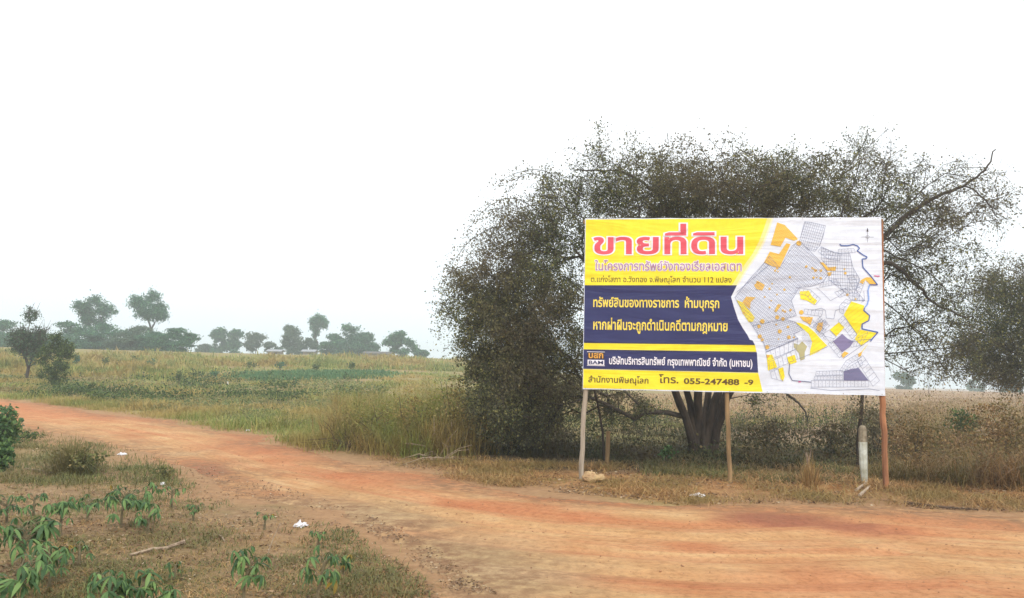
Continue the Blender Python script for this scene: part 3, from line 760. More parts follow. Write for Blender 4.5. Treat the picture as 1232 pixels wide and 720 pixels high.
# sheds on the skyline
def shed(name, label, px, Y, w, d, h, rc, wc):
    b = onground(px, Y); t = empty(name, b); tag(t, label, 'shed', 'sheds on the skyline')
    mb = MB(); mb.box(b + [0, 0, h * 0.35 - 0.1], w, d, h * 0.7 + 0.2); mb.link('wall', wc, t)
    rb = MB(); z0 = b[2] + h * 0.7 + 0.05; z1 = b[2] + h; ww = w / 2 + 0.3; dd = d / 2 + 0.4
    x, y = b[0], b[1]
    V_ = [(x - ww, y - dd, z0), (x + ww, y - dd, z0), (x + ww, y, z1), (x - ww, y, z1), (x - ww, y + dd, z0), (x + ww, y + dd, z0)]
    V_ = V_ + [(a, b_, c - 0.08) for a, b_, c in V_]
    rb.add(V_, [(0, 1, 2, 3), (3, 2, 5, 4), (7, 6, 9, 8), (8, 9, 10, 11), (0, 6, 7, 1), (4, 5, 11, 10), (0, 3, 9, 6), (3, 4, 10, 9), (1, 7, 8, 2), (2, 8, 11, 5)])
    rb.link('roof', rc, t)
    db = MB(); db.box(b + [w * 0.15, -d / 2 - 0.02, h * 0.28], w * 0.22, 0.05, h * 0.55); db.link('door', M['darkwood'], t)
RW = simple('pale sheet roof', (0.30, 0.32, 0.35), (0.22, 0.24, 0.27), 3, 0.5, 0); RDK = simple('dark sheet roof', (0.14, 0.13, 0.13), (0.09, 0.09, 0.09), 3, 0.7, 0)
WL = simple('shed wall', (0.35, 0.3, 0.26), (0.25, 0.22, 0.2), 3, 0.8, 0)
shed('shed', 'small shed with pale roof on the skyline left of the slender tall tree', 331, 140, 2.0, 2.0, 1.2, RW, WL)
shed('shed', 'small shed with pale roof at the foot of the slender tall tree', 372, 140, 1.8, 2.0, 1.3, RW, WL)
shed('shed', 'low dark-roofed shed on the skyline left of the lone rounded tree', 455, 145, 4.4, 3, 1.3, RDK, WL)

# ------------------------------------------------------------------ billboard
LF_, RF_ = foot(699, 579), foot(1067, 594)
xd = RF_[:2] - LF_[:2]; xd = np.array([xd[0], xd[1], 0]); xd /= np.linalg.norm(xd)
nrm = np.array([xd[1], -xd[0], 0.0])          # towards the road
up = np.array([0, 0, 1.0]); org = np.array([LF_[0], LF_[1], 0]) + nrm * 0.06
def sp(px, py, off=0.0):
    d = pdir(px, py); c = np.array([0, 0, CAMZ]); t = ((org - c) @ nrm) / (d @ nrm)
    return c + d * t + nrm * off
def uv(px, py):
    q = sp(px, py) - org; return np.array([q @ xd, q[2]])
def w3(u, v, off): return org + xd * u + up * v + nrm * off
mid = (LF_ + RF_) / 2
bill = empty('billboard', [mid[0], mid[1], float(gzt(mid[0], mid[1]))])
tag(bill, 'large yellow, navy and white land-sale billboard with plot map on timber posts', 'billboard')

def vinyl(name, c, rough=0.45):
    mt, n, o = new_mat(name)
    p = n.nodes.new("ShaderNodeBsdfPrincipled"); p.inputs['Roughness'].default_value = rough; p.inputs['Specular IOR Level'].default_value = 0.35
    P_ = pos_node(n)
    mp = n.nodes.new("ShaderNodeMapping"); mp.inputs['Rotation'].default_value = (0, math.radians(48), 0); mp.inputs['Scale'].default_value = (0.35, 0.35, 2.4)
    n.links.new(P_, mp.inputs[0])
    wv = noise_node(n, 1.5, 3, mp.outputs[0], 0.5, 0.6); w2 = noise_node(n, 0.9, 2, P_)
    ad = n.nodes.new("ShaderNodeMath"); n.links.new(wv, ad.inputs[0]); n.links.new(w2, ad.inputs[1])
    n.links.new(bump_node(n, ad.outputs[0], 0.42, 0.10), p.inputs['Normal'])
    dirt = noise_node(n, 5, 8, P_, 0.7)
    f = ramp_node(n, dirt, [(0.3, tuple(x * 0.86 for x in c)), (0.62, c)])
    n.links.new(f, p.inputs['Base Color']); n.links.new(p.outputs[0], o.inputs[0]); return mt
VW = vinyl('white vinyl', (0.70, 0.76, 0.88)); VY = vinyl('yellow print', (0.86, 0.74, 0.03)); VY2 = vinyl('pale yellow print', (0.84, 0.77, 0.30)); VY3 = vinyl('cream print', (0.82, 0.80, 0.6))
VN = vinyl('navy print', (0.024, 0.030, 0.125)); VK = vinyl('black print', (0.04, 0.03, 0.04)); VR = vinyl('red print', (0.70, 0.09, 0.13)); VP = vinyl('purple print', (0.42, 0.22, 0.40))
VL = vinyl('letter yellow', (0.85, 0.68, 0.10)); VWT = vinyl('letter white', (0.82, 0.82, 0.9)); VO = vinyl('orange print', (0.72, 0.36, 0.06)); VG = vinyl('plot line grey', (0.15, 0.18, 0.32)); VB = vinyl('river blue', (0.05, 0.11, 0.38)); VB2 = vinyl('light river blue', (0.22, 0.36, 0.75))
VYO = vinyl('amber plot', (0.83, 0.56, 0.10)); VPU = vinyl('dense plot violet', (0.22, 0.20, 0.38)); VGG = vinyl('grey green plot', (0.42, 0.40, 0.22)); VPK = vinyl('pink mark', (0.7, 0.15, 0.35)); VDK = vinyl('brown black letters', (0.12, 0.07, 0.02))

# banner: a thin sheet with slightly scalloped edges between its ties
TL, TR, BL, BR = uv(704, 263), uv(1060, 261.5), uv(701, 468.5), uv(1065, 476.5)
def bil(s, t, off):
    a = TL * (1 - s) + TR * s; b_ = BL * (1 - s) + BR * s
    q = a * (1 - t) + b_ * t
    e = 0.006 * math.sin(s * math.pi * 7) ** 2
    if t == 0: q = q - [0, e]
    if t == 1: q = q + [0, e]
    return w3(q[0], q[1], off)
NS, NT = 42, 20
Vb = [bil(i / NS, j / NT, 0.004) for j in range(NT + 1) for i in range(NS + 1)] + [bil(i / NS, j / NT, 0.0) for j in range(NT + 1) for i in range(NS + 1)]
Fb = []; K = (NS + 1) * (NT + 1)
for j in range(NT):
    for i in range(NS):
        a = j * (NS + 1) + i; Fb.append((a, a + NS + 1, a + NS + 2, a + 1)); Fb.append((K + a, K + a + 1, K + a + NS + 2, K + a + NS + 1))
rim = [i for i in range(NS + 1)] + [j * (NS + 1) + NS for j in range(1, NT + 1)] + [NT * (NS + 1) + i for i in range(NS - 1, -1, -1)] + [j * (NS + 1) for j in range(NT - 1, 0, -1)]
for a, b_ in zip(rim, rim[1:] + rim[:1]): Fb.append((a, b_, K + b_, K + a))
banner = link('banner', Vb, Fb, VW, bill)

def flat(name, polys, mat, off):
    """printed areas: polygons given as photo points on the banner"""
    Vv = []; Ff = []
    for pl in polys:
        k = len(Vv)
        for (x, y) in pl: Vv.append(sp(x, y, off))
        Ff.append(tuple(range(k, k + len(pl))))
    me = bpy.data.meshes.new(name); bm = bmesh.new()
    vs = [bm.verts.new(tuple(np.array(v) - ORI[banner.name])) for v in Vv]
    for f, pl in zip(Ff, polys):
        if len(f) <= 4: bm.faces.new([vs[i] for i in f]); continue
        for tr in tessellate_polygon([[Vector((x, y, 0)) for x, y in pl]]):
            try: bm.faces.new([vs[f[i]] for i in tr])
            except ValueError: pass
    bm.to_mesh(me); bm.free(); me.materials.append(mat)
    o = bpy.data.objects.new(name, me); scn.collection.objects.link(o); o.parent = banner
    if len(polys) > 2: o['kind'] = 'stuff'
    ORI[o.name] = ORI[banner.name]
    return o

edge = [(929, 263), (925, 275), (919, 291), (911, 306), (900, 321), (886.5, 343.5)]
def shift(l, dx): return [(x + dx, y) for x, y in l]
flat('printed_panel', [[(705, 264.5)] + shift(edge, 1.6) + [(703.5, 343.5)]], VY3, 0.006)
flat('printed_panel', [[(705, 264.5)] + shift(edge, -0.8) + [(703.5, 343.5)]], VY2, 0.008)
flat('printed_panel', [[(705, 264.5)] + shift(edge, -6) + [(703.5, 343.5)]], VY, 0.010)
flat('printed_panel', [[(703.5, 343.5), (886.5, 343.5), (879.5, 357.5), (883, 370), (888, 385), (893.5, 395), (899, 403), (902, 409), (905.5, 410), (908, 415), (702.5, 412)]], VN, 0.006)
flat('printed_panel', [[(702.5, 413), (908.5, 415.6), (910, 423.4), (702.2, 420.4)]], VY, 0.006)
flat('printed_panel', [[(702.2, 421.2), (910.6, 424.6), (912, 447.6), (701.9, 443)]], VN, 0.006)
flat('printed_panel', [[(701.9, 444.4), (912.2, 449), (917.5, 471.6), (701.6, 467.2)]], VY, 0.006)
flat('printed_line', [[(703, 412), (908.2, 414.8), (908.3, 415.5), (702.5, 412.9)], [(702.2, 420.6), (910.2, 423.6), (910.4, 424.4), (702.2, 421.2)], [(701.9, 443.1), (912, 447.7), (912.1, 448.5), (701.9, 443.9)]], VK, 0.008)

# Thai lettering: glyph shapes come from the built-in font stack
def glyph_mesh(txt, off=0.0):
    cu = bpy.data.curves.new('t', 'FONT'); cu.body = txt; cu.offset = off; cu.resolution_u = 3
    ob = bpy.data.objects.new('t', cu); scn.collection.objects.link(ob)
    dg = bpy.context.evaluated_depsgraph_get(); me = bpy.data.meshes.new_from_object(ob.evaluated_get(dg))
    v = np.zeros(len(me.vertices) * 3); me.vertices.foreach_get('co', v); v = v.reshape(-1, 3)
    f = [tuple(p.vertices) for p in me.polygons]
    bpy.data.objects.remove(ob); bpy.data.curves.remove(cu); bpy.data.meshes.remove(me)
    return v, f
UPV = 'ิีึืั'; TONE = '่้๊๋์'
def glyph_text(txt, off=0.0):
    plain = ''; raised = []
    for i, ch in enumerate(txt):
        if ch in TONE and i and txt[i - 1] in UPV: raised.append((plain, ch))
        else: plain += ch
    v, f = glyph_mesh(plain, off); f = list(f)
    for pre, ch in raised:
        xp = glyph_mesh(pre + '|')[0][:, 0].max() - glyph_mesh('|')[0][:, 0].max()
        vt, ft = glyph_mesh(ch, off); vt = vt + [xp, 0.155, 0]
        f += [tuple(i + len(v) for i in q) for q in ft]; v = np.vstack([v, vt])
    return v, f
def lettering(txt, xl, xr, ytop, ybase, mat, off, bold=0.0, ref='บ', outline=None, omat=None, letters=False):
    vr, _ = glyph_mesh(ref); hr = vr[:, 1].max() - max(0, vr[:, 1].min())
    v0, f0 = glyph_text(txt)
    x0, x1 = v0[:, 0].min(), v0[:, 0].max()
    a = uv(xl, ybase); b_ = uv(xr, ybase + (xr - xl) * 0.018); t_ = uv(xl, ytop)
    sx = (b_[0] - a[0]) / (x1 - x0); sy = (t_[1] - a[1]) / hr
    jobs = [(bold, mat, off, 'lettering')]
    if outline: jobs.insert(0, (outline, omat, off - 0.002, 'lettering_outline'))
    for bo, mm, of, nm in jobs:
        v, f = glyph_text(txt, bo)
        W_ = [w3(a[0] + (q[0] - x0) * sx, a[1] + q[1] * sy, of) for q in v]
        if not letters: link(nm, W_, f, mm, banner); continue
        # one part for each letter with the marks above it
        W_ = np.array(W_); seen = {}
        par_ = list(range(len(v)))
        def fd(i):
            while par_[i] != i: par_[i] = par_[par_[i]]; i = par_[i]
            return i
        for q in f:
            for i in q[1:]: par_[fd(i)] = fd(q[0])
        isl = {}
        for qi, q in enumerate(f): isl.setdefault(fd(q[0]), []).append(q)
        L_ = sorted(([min(v[i][0] for q in fs_ for i in q), max(v[i][0] for q in fs_ for i in q), list(fs_)] for fs_ in isl.values()), key=lambda t: t[0])
        mg = []
        for a_, b__, fs_ in L_:
            if mg and a_ < mg[-1][1] - 0.45 * min(b__ - a_, mg[-1][1] - mg[-1][0]): mg[-1][1] = max(mg[-1][1], b__); mg[-1][2] += fs_
            else: mg.append([a_, b__, fs_])
        for a_, b__, fs_ in mg:
            ids = sorted({i for q in fs_ for i in q}); mp_ = {i: k for k, i in enumerate(ids)}
            link('letter' if nm == 'lettering' else 'letter_outline', W_[ids], [tuple(mp_[i] for i in q) for q in fs_], mm, banner)
lettering('ขายที่ดิน', 715, 893, 286.5, 305.5, VR, 0.016, 0.020, 'บ', 0.058, VWT, True)
lettering('ในโครงการทรัพย์วังทองเรียลเอสเตท', 716, 892, 317.5, 325.5, VP, 0.016, 0.012, 'บ', 0.06, VWT)
lettering('ต.แก่งโสภา อ.วังทอง จ.พิษณุโลก จำนวน 112 แปลง', 711, 880, 334.5, 339.5, VDK, 0.013, 0.008)
lettering('ทรัพย์สินของทางราชการ  ห้ามบุกรุก', 714, 865, 361, 369.3, VL, 0.010, 0.022)
lettering('หากฝ่าฝืนจะถูกดำเนินคดีตามกฎหมาย', 714, 875, 387.5, 396.5, VL, 0.010, 0.022)
lettering('บริษัทบริหารสินทรัพย์ กรุงเทพพาณิชย์ จำกัด (มหาชน)', 733, 905, 431.5, 438.2, VWT, 0.010, 0.024)
lettering('สำนักงานพิษณุโลก', 708, 780, 454.5, 460, VDK, 0.010, 0.016)
lettering('โทร.', 793, 816, 454, 460.8, VDK, 0.010, 0.018)
lettering('055-247488', 823, 889, 455.3, 461.8, VDK, 0.010, 0.028, '0')
lettering('-9', 896, 906, 457, 463.2, VDK, 0.010, 0.022, '9')
flat('logo_panel', [[(707, 423.8), (727, 424.2), (727, 432.3), (707, 431.9)]], VK, 0.008)
flat('logo_panel', [[(707, 433), (727, 433.4), (727, 439.8), (707, 439.2)]], VWT, 0.008)
flat('logo_border', [[(706.3, 423.1), (727.7, 423.5), (727.7, 424.1), (706.3, 423.7)], [(706.3, 439.5), (727.7, 440.1), (727.7, 440.7), (706.3, 440.1)]], VWT, 0.009)
lettering('บสก', 708.5, 725.5, 425.2, 430.8, VO, 0.012, 0.03)
lettering('BAM', 708.5, 725.5, 434.2, 438.2, VN, 0.012, 0.02, 'B')

# ---- printed map
def in_poly(p, P):
    c = False; x, y = p
    for i in range(len(P)):
        a = P[i]; b = P[i - 1]
        if (a[1] > y) != (b[1] > y) and x < (b[0] - a[0]) * (y - a[1]) / (b[1] - a[1]) + a[0]: c = not c
    return c
line_q = []; dot_q = []
def seg(a, b, w, L=line_q):
    a = np.array(a, float); b = np.array(b, float); d = b - a; l = math.hypot(*d)
    if l < 1e-3: return
    n_ = np.array([-d[1], d[0]]) / l * w / 2
    L.append([tuple(a + n_), tuple(b + n_), tuple(b - n_), tuple(a - n_)])
def polyl(pts, w, L=line_q, close=False):
    q = list(pts) + ([pts[0]] if close else [])
    for a, b in zip(q[:-1], q[1:]): seg(a, b, w, L)
def hatch(Pg, ang, sp_, w, L=line_q, jit=0.15):
    c, s = math.cos(math.radians(ang)), math.sin(math.radians(ang))
    Q = [(x * c + y * s, -x * s + y * c) for x, y in Pg]
    lo = min(q[1] for q in Q); hi = max(q[1] for q in Q); v = lo + sp_ * R.random()
    while v < hi:
        xs_ = []
        for i in range(len(Q)):
            a, b = Q[i], Q[i - 1]
            if (a[1] > v) != (b[1] > v): xs_.append(a[0] + (v - a[1]) * (b[0] - a[0]) / (b[1] - a[1]))
        xs_.sort()
        for a, b in zip(xs_[::2], xs_[1::2]): seg((a * c - v * s, a * s + v * c), (b * c - v * s, b * s + v * c), w, L)
        v += sp_ * (1 + jit * R.uniform(-1, 1))
def ladder(A, B, n_, w=0.28):
    """two border lines with rungs: a row of plots"""
    A = [np.array(a, float) for a in A]; B = [np.array(b, float) for b in B]
    polyl(A, w); polyl(B, w)
    def along(Pl, t):
        Ls = [np.linalg.norm(b - a) for a, b in zip(Pl[:-1], Pl[1:])]; T = t * sum(Ls)
        for a, b, l in zip(Pl[:-1], Pl[1:], Ls):
            if T <= l + 1e-9: return a + (b - a) * T / l
            T -= l
        return Pl[-1]
    for k in range(n_ + 1):
        a, b = along(A, k / n_), along(B, k / n_); seg(a, b, w)
        if k < n_:
            c = (a + b + along(A, (k + 1) / n_) + along(B, (k + 1) / n_)) / 4
            seg(c - [0.35, 0], c + [0.35, 0], 0.5, dot_q)
Z1 = [(919, 317), (926, 308), (938, 323), (953, 296), (962, 290), (975, 303), (986, 314), (997, 330), (990, 340), (976, 345), (962, 346), (952, 362), (958, 380), (945, 384), (905, 392), (893, 374), (884, 358), (900, 338)]
Z1b = [(968, 267), (976, 268), (985, 270), (993, 272), (990, 285), (986, 296), (980, 303), (972, 300), (962, 290)]
Z2 = [(988, 298), (1004, 304), (1012, 306), (1022, 305), (1026, 322), (1034, 336), (1030, 350), (1040, 362), (1024, 362), (1017, 352), (1006, 344), (996, 336), (1000, 326), (988, 312)]
Z3 = [(905, 392), (945, 384), (957, 388), (966, 397), (955, 402), (960, 408), (922, 424), (918, 412)]
Z5 = [(966, 397), (972, 404), (976, 412), (974, 420), (970, 414), (964, 407)]
Z6 = [(986, 380), (996, 388), (990, 398), (995, 410), (983, 404), (978, 392)]
hatch(Z1, -52, 2.0, 0.28); hatch(Z1, 38, 3.4, 0.22); hatch(Z1b, -72, 2.6, 0.25); hatch(Z1b, 15, 3.4, 0.22)
hatch(Z2, 3, 4.0, 0.26); hatch(Z2, 88, 3.0, 0.22)
hatch(Z3, -20, 2.3, 0.26); hatch(Z3, 68, 2.2, 0.22); hatch(Z5, 60, 1.5, 0.2); hatch(Z6, 50, 2.4, 0.24); hatch(Z6, -40, 2.6, 0.24)
for z in (Z1, Z1b, Z2, Z3): polyl(z, 0.32, close=True)
ladder([(988, 297), (1003, 304), (1012, 305)], [(984, 303), (996, 312), (1010, 314)], 8)
ladder([(1009, 300), (1027, 299)], [(1008, 305), (1029, 304)], 5)
ladder([(921, 424), (960, 407)], [(924, 434), (958, 420)], 7); ladder([(925, 436), (956, 421)], [(926, 447), (960, 432)], 6)
ladder([(927, 448), (936, 444)], [(928, 455), (942, 459)], 2)
ladder([(1014, 380), (1031, 402)], [(1008, 386), (1025, 408)], 6); ladder([(996, 414), (1010, 431)], [(1000, 411), (1014, 427)], 4)
ladder([(998, 397), (990, 402), (1000, 414)], [(1006, 405), (1002, 409), (1002, 411)], 2)
ladder([(976, 458), (1045, 458)], [(976, 466), (1045, 465.5)], 16); ladder([(982, 447), (1014, 446)], [(981, 452), (1014, 451)], 8); ladder([(980, 453), (1014, 452)], [(979, 457), (1014, 457)], 9)
ladder([(1038, 428), (1058, 458)], [(1031, 434), (1050, 465)], 6); ladder([(1010, 446), (1018, 434), (1032, 426)], [(1015, 448), (1022, 438), (1036, 430)], 7); ladder([(1016, 447), (1024, 440), (1036, 433)], [(1019, 452), (1027, 446), (1038, 439)], 6)
ladder([(1018, 360), (1010, 368), (1010, 376)], [(1024, 363), (1015, 371), (1014, 378)], 4); ladder([(968, 372), (990, 374)], [(967, 378), (988, 381)], 5)
polyl([(982, 346), (989, 352), (999, 362), (1010, 356), (1015, 352), (1009, 340)], 0.3); polyl([(976, 374), (988, 371), (993, 374), (994, 383), (1003, 384), (1005, 374), (1010, 372)], 0.35)
polyl([(961, 432), (996, 417)], 0.4); polyl([(950, 437), (949, 450), (953, 458), (966, 459), (976, 460)], 0.9); polyl([(975, 467), (1000, 470), (1045, 468), (1058, 470)], 0.4); polyl([(1036, 364), (1040, 362), (1039, 350)], 0.3)
polyl([(925, 319), (886, 352)], 0.35); polyl([(1020, 412), (1048, 408), (1028, 422), (1014, 432)], 0.4)
hatch([(1015, 447), (1033, 443), (1045, 458), (1015, 458)], 0, 1.3, 0.5)
for A_, B_, n_ in [([(958, 346), (975, 349), (987, 360)], [(956, 352), (970, 356), (981, 367)], 7), ([(986, 346), (1008, 342)], [(988, 340), (1006, 336)], 6), ([(1004, 352), (1020, 346)], [(1010, 358), (1026, 352)], 5), ([(988, 384), (998, 392)], [(984, 390), (992, 398)], 4),
                   ([(1022, 412), (1044, 400)], [(1024, 418), (1036, 416)], 4), ([(1026, 330), (1034, 346)], [(1019, 332), (1026, 348)], 5), ([(968, 384), (974, 392), (990, 402)], [(973, 381), (980, 388), (994, 397)], 6), ([(1040, 340), (1032, 360)], [(1034, 338), (1026, 356)], 5)]:
    ladder(A_, B_, n_)
flat('map_line', line_q, VG, 0.012); flat('map_mark', dot_q, VPU, 0.013)
YEL = [[(1024, 363), (1040, 368), (1038, 374), (1045, 379), (1046, 385), (1042, 388), (1036, 391), (1035, 396), (1031, 403), (1015, 379)],
       [(1035, 397), (1055, 401), (1047, 408), (1036, 416), (1028, 408)], [(957, 388), (963, 389), (972, 393), (980, 400), (988, 409), (995, 416), (985, 423), (974, 428), (975, 420), (977, 412), (973, 402), (965, 395)],
       [(998, 397), (1009, 388), (1016, 394), (1006, 405)], [(922, 427), (929, 427), (935, 442), (924, 446)], [(947, 430), (956, 427), (958.5, 436), (949, 439)], [(936, 444), (942, 442), (944, 453), (942, 459), (939, 456)],
       [(886, 361), (893, 364), (900, 372), (908, 382), (906, 387), (901, 388), (893, 376)], [(962, 351), (973, 350), (977, 357), (983, 362), (980, 367), (971, 362), (963, 360)], [(1045, 413), (1037, 424), (1034, 426)]]
AMB = [[(935, 268), (944, 271), (960, 288), (955, 290), (945, 286), (939, 297), (927, 295)], [(926, 303), (937, 306), (946, 293), (951, 294), (946, 305), (938, 322), (930, 321), (919, 316)], [(907, 343), (913, 339), (920, 343), (917, 350), (910, 348)],
       [(893, 364), (898, 357), (909, 358), (903, 364), (902, 372)], [(986, 316), (990, 316), (996, 322), (1006, 321), (1005, 326), (995, 326)], [(995, 328), (1001, 328), (999, 332), (996, 332)], [(1036, 337), (1042, 334), (1048, 334), (1055, 343), (1046, 342), (1041, 337), (1038, 342), (1034, 340)],
       [(962, 381), (978, 382), (975, 391), (966, 386)], [(984, 389), (990, 388), (989, 395), (986, 401), (982, 396)], [(1012, 427), (1016, 423), (1021, 425), (1014, 431)], [(1032, 426), (1037, 423), (1036, 428), (1033, 430)], [(936, 366), (940, 367), (934, 376), (931, 375)]]
_r2 = random.Random(3)
for (cx, cy, rr) in [(c_[0], c_[1], _r2.uniform(0.9, 1.7)) for c_ in [(_r2.uniform(892, 1034), _r2.uniform(320, 412)) for _ in range(90)] if in_poly(c_, Z1) or in_poly(c_, Z2) or in_poly(c_, Z3)][:34] + [(961, 293, 3.2), (914, 405, 2.6), (917, 409, 2.0), (923, 418, 2.6), (917, 387, 3), (913, 393, 2.2), (935, 382, 2.6), (942, 384, 2.3), (938, 399, 2.6), (949, 406, 2.3), (964, 376, 2.8), (924, 429, 2)]:
    AMB.append([(cx + rr * math.cos(t * math.pi / 4 + .2), cy + rr * math.sin(t * math.pi / 4 + .2)) for t in range(8)])
for pg in YEL: flat('map_plot', [pg], VY, 0.010)
for pg in AMB: flat('map_plot', [pg], VYO, 0.0105)
mq = []; 
for pg in YEL: hatch(pg, -35, 4.5, 0.18, mq)
for pg in AMB: hatch(pg, -60, 2.0, 0.2, mq); hatch(pg, 28, 2.2, 0.2, mq)
flat('map_line', mq, VO, 0.0125)
for pg in [[(1002, 411), (1013, 402), (1020, 408), (1027, 411), (1022, 418), (1013, 424), (1008, 418)], [(1015, 447), (1024, 444), (1033, 443), (1043, 456), (1045, 458), (1015, 458)]]: flat('map_plot', [pg], VPU, 0.010)
flat('map_plot', [[(955, 413), (961, 415), (965, 411), (971, 417), (968, 424), (968, 432), (963, 434), (961, 425), (955, 418)]], VGG, 0.010)
rv = []; polyl([(1010, 294), (1012, 296), (1020, 296), (1026, 294.5), (1031, 296), (1034, 299), (1031, 302), (1038, 307), (1043, 309.5), (1042, 311.5), (1037, 312), (1038, 322), (1047, 332), (1055.5, 343), (1046, 343)], 1.2, rv)
polyl([(1040, 370), (1039, 374), (1046, 380), (1045, 386), (1037, 390), (1037, 396), (1056, 400), (1050, 407), (1047, 411)], 1.3, rv)
flat('map_river', rv, VB, 0.014)
rv = []; polyl([(1046, 343), (1044, 350), (1045, 360), (1043, 367), (1039.5, 371)], 1.5, rv); flat('map_river', rv, VB2, 0.0145)
cq = []; polyl([(1036, 285.5), (1051, 285.7)], 0.3, cq); polyl([(1043.5, 279), (1043.5, 292)], 0.3, cq); polyl([(1043.5 + 2 * math.cos(t), 285.5 + 2 * math.sin(t)) for t in np.linspace(0, 6.28, 10)], 0.25, cq)
cq.append([(1043.5, 274), (1044.6, 279), (1042.4, 279)]); flat('compass_mark', cq, VK, 0.012)
flat('map_mark', [[(1051, 331.6), (1058, 332), (1058, 333.4), (1052, 332.8)], [(960, 459), (963, 458.6), (964, 460), (961, 460.4)]], VPK, 0.012)

# posts and rails
def woodm(name, a, b_): return simple(name, a, b_, 14, 0.85, 0.6, 0.01, stretch=(1, 1, 0.12))
PG = woodm('grey post', (0.42, 0.36, 0.29), (0.22, 0.18, 0.14)); PB = woodm('ochre post', (0.33, 0.22, 0.11), (0.17, 0.11, 0.055)); PR = woodm('reddish post', (0.42, 0.19, 0.09), (0.20, 0.09, 0.05))
def post(pts, rr, mat, parent, name='post', label=None, n_=9):
    mb = MB(); q = []
    for a, b_ in zip(pts[:-1], pts[1:]):
        for t in np.linspace(0, 1, 5)[:-1]: q.append(a * (1 - t) + b_ * t + rs.normal(size=3) * 0.004)
    q.append(pts[-1]); mb.tube(q, list(np.linspace(rr[0], rr[1], len(q)) * rs.uniform(0.94, 1.06, len(q))), n_, rough=0.05)
    o = mb.link(name, mat, parent, smooth=False)
    if label: o['label'] = label
    return o
bk = -0.055
f1 = LF_ - [0, 0, .3]; post([f1, sp(701, 520, bk), sp(704.5, 468, bk), sp(706.5, 268, bk)], (0.040, 0.036), PG, bill, label='weathered grey round timber post')
fm = foot(877, 583); fm = org + xd * ((fm - org) @ xd) + nrm * -0.06; fm[2] = float(gzt(fm[0], fm[1]))
post([fm - [0, 0, .3], sp(877, 530, bk), sp(875, 470, bk), sp(873, 270, bk)], (0.035, 0.031), PB, bill, label='ochre brown timber post')
post([RF_ - [0, 0, .3], sp(1064.5, 520, bk), sp(1062.5, 476, bk), sp(1060.5, 263.5, bk)], (0.045, 0.040), PR, bill, label='reddish brown squared timber post', n_=6)
for ya, yb in ((267, 265.5), (362, 364), (462, 470)):
    mb = MB(); a, b_ = sp(702, ya, -0.02), sp(1062, yb, -0.02)
    c = (a + b_) / 2; x_ = unit(b_ - a); mb.box(c, np.linalg.norm(b_ - a), 0.035, 0.06, np.array([x_, nrm, up])); mb.link('rail', PB, bill)
mb = MB()
for s_ in np.linspace(0.01, 0.99, 9):
    for t in (0.008, 0.992):
        q = bil(s_, t, 0.004); mb.tube([q - nrm * 0.03, q + nrm * 0.006], 0.006, 6)
tk = mb.link('tack', PG, bill); tk['kind'] = 'stuff'

# ------------------------------------------------------------------ posts, stakes and saplings around the billboard
b = foot(1039, 590); s_ = b[1] / FPX
t = empty('marker_post', b); tag(t, 'concrete roadside post, weathered brown top over faded white paint, left of the reddish billboard post', 'post')
PC = simple('weathered concrete', (0.36, 0.32, 0.24), (0.20, 0.16, 0.11), 16, 0.9, 0.5, 0.01); PCW = simple('faded white paint', (0.62, 0.66, 0.62), (0.36, 0.36, 0.28), 7, 0.8, 0.4, 0.006)
def prism(mb, prof, seg_=8):
    mb.tube([np.array(p[:3]) for p in prof], [p[3] for p in prof], seg_, rough=0.03)
w_ = 4.6 * s_
mb = MB(); ztop = at(1039, 512, b[1])[2]; zmid = at(1039, 532, b[1])[2]; H_ = ztop - b[2]
prism(mb, [(b[0], b[1], zmid - 0.01, w_ * 1.03), (b[0], b[1], zmid + 0.1, w_ * 1.02), (b[0], b[1], ztop - 0.06, w_), (b[0], b[1], ztop - 0.02, w_ * 0.8), (b[0], b[1], ztop, w_ * 0.4)]); mb.link('post_top', PC, t)
mb = MB(); prism(mb, [(b[0] + 0.02, b[1], b[2] - 0.15, w_ * 0.75), (b[0] + 0.015, b[1], b[2] + H_ * 0.15, w_ * 0.8), (b[0] + 0.005, b[1], b[2] + H_ * 0.35, w_ * 1.0), (b[0], b[1], zmid, w_ * 1.06)]); mb.link('post_shaft', PCW, t)

def sticks(name, label, cat, lst, mat, group=None):
    mb = MB(); base = None
    for pts_, r0, r1 in lst:
        pts_ = [np.array(p, float) for p in pts_]
        if base is None: base = pts_[0].copy()
        mb.tube(pts_, list(np.linspace(r0, r1, len(pts_))), 6, rough=0.12)
    o = mb.link(name, mat, base=base); tag(o, label, cat, group); return o
def gp(px, py, h=0.0):
    p = foot(px, py); 
    sdv = float(poly_sd(np.array([p[0]]), np.array([p[1]]), ROAD)[0])
    if sdv > -0.3: p[2] = max(p[2], float(gz(p[0], p[1]) + np.clip(sdv * 0.045, -0.09, 0.022)) + 0.008)
    p[2] += h; return p
# dark sapling behind the marker post
b = foot(1033, 570)
t = empty('dark_sapling', b); tag(t, 'dark leafy sapling trunk rising close behind the white and brown roadside post', 'sapling')
mb = MB(); pth = [b - [0, 0, .1], at(1033, 530, b[1]), at(1036, 500, b[1]), at(1038, 470, b[1]), at(1036, 440, b[1])]
mb.tube(pth, [0.05, 0.04, 0.035, 0.03, 0.02], 7, rough=0.1); mb.link('trunk', M['bark'], t)
rs = np.random.RandomState(77)
lp = np.vstack([at(x, y, b[1]) + rs.normal(size=(n_, 3)) * [wx, 0.2, wz] for x, y, n_, wx, wz in [(1035, 488, 160, .14, .12), (1044, 500, 120, .14, .08), (1026, 505, 70, .14, .08), (1033, 530, 60, .16, .14)]])
v, f, rr = leafquads(lp, 0.055, rs, 0, 0.2, 0.6); link('foliage', v, f, M['leaf_dark'], t, attr={'rnd': rr})['kind'] = 'stuff'

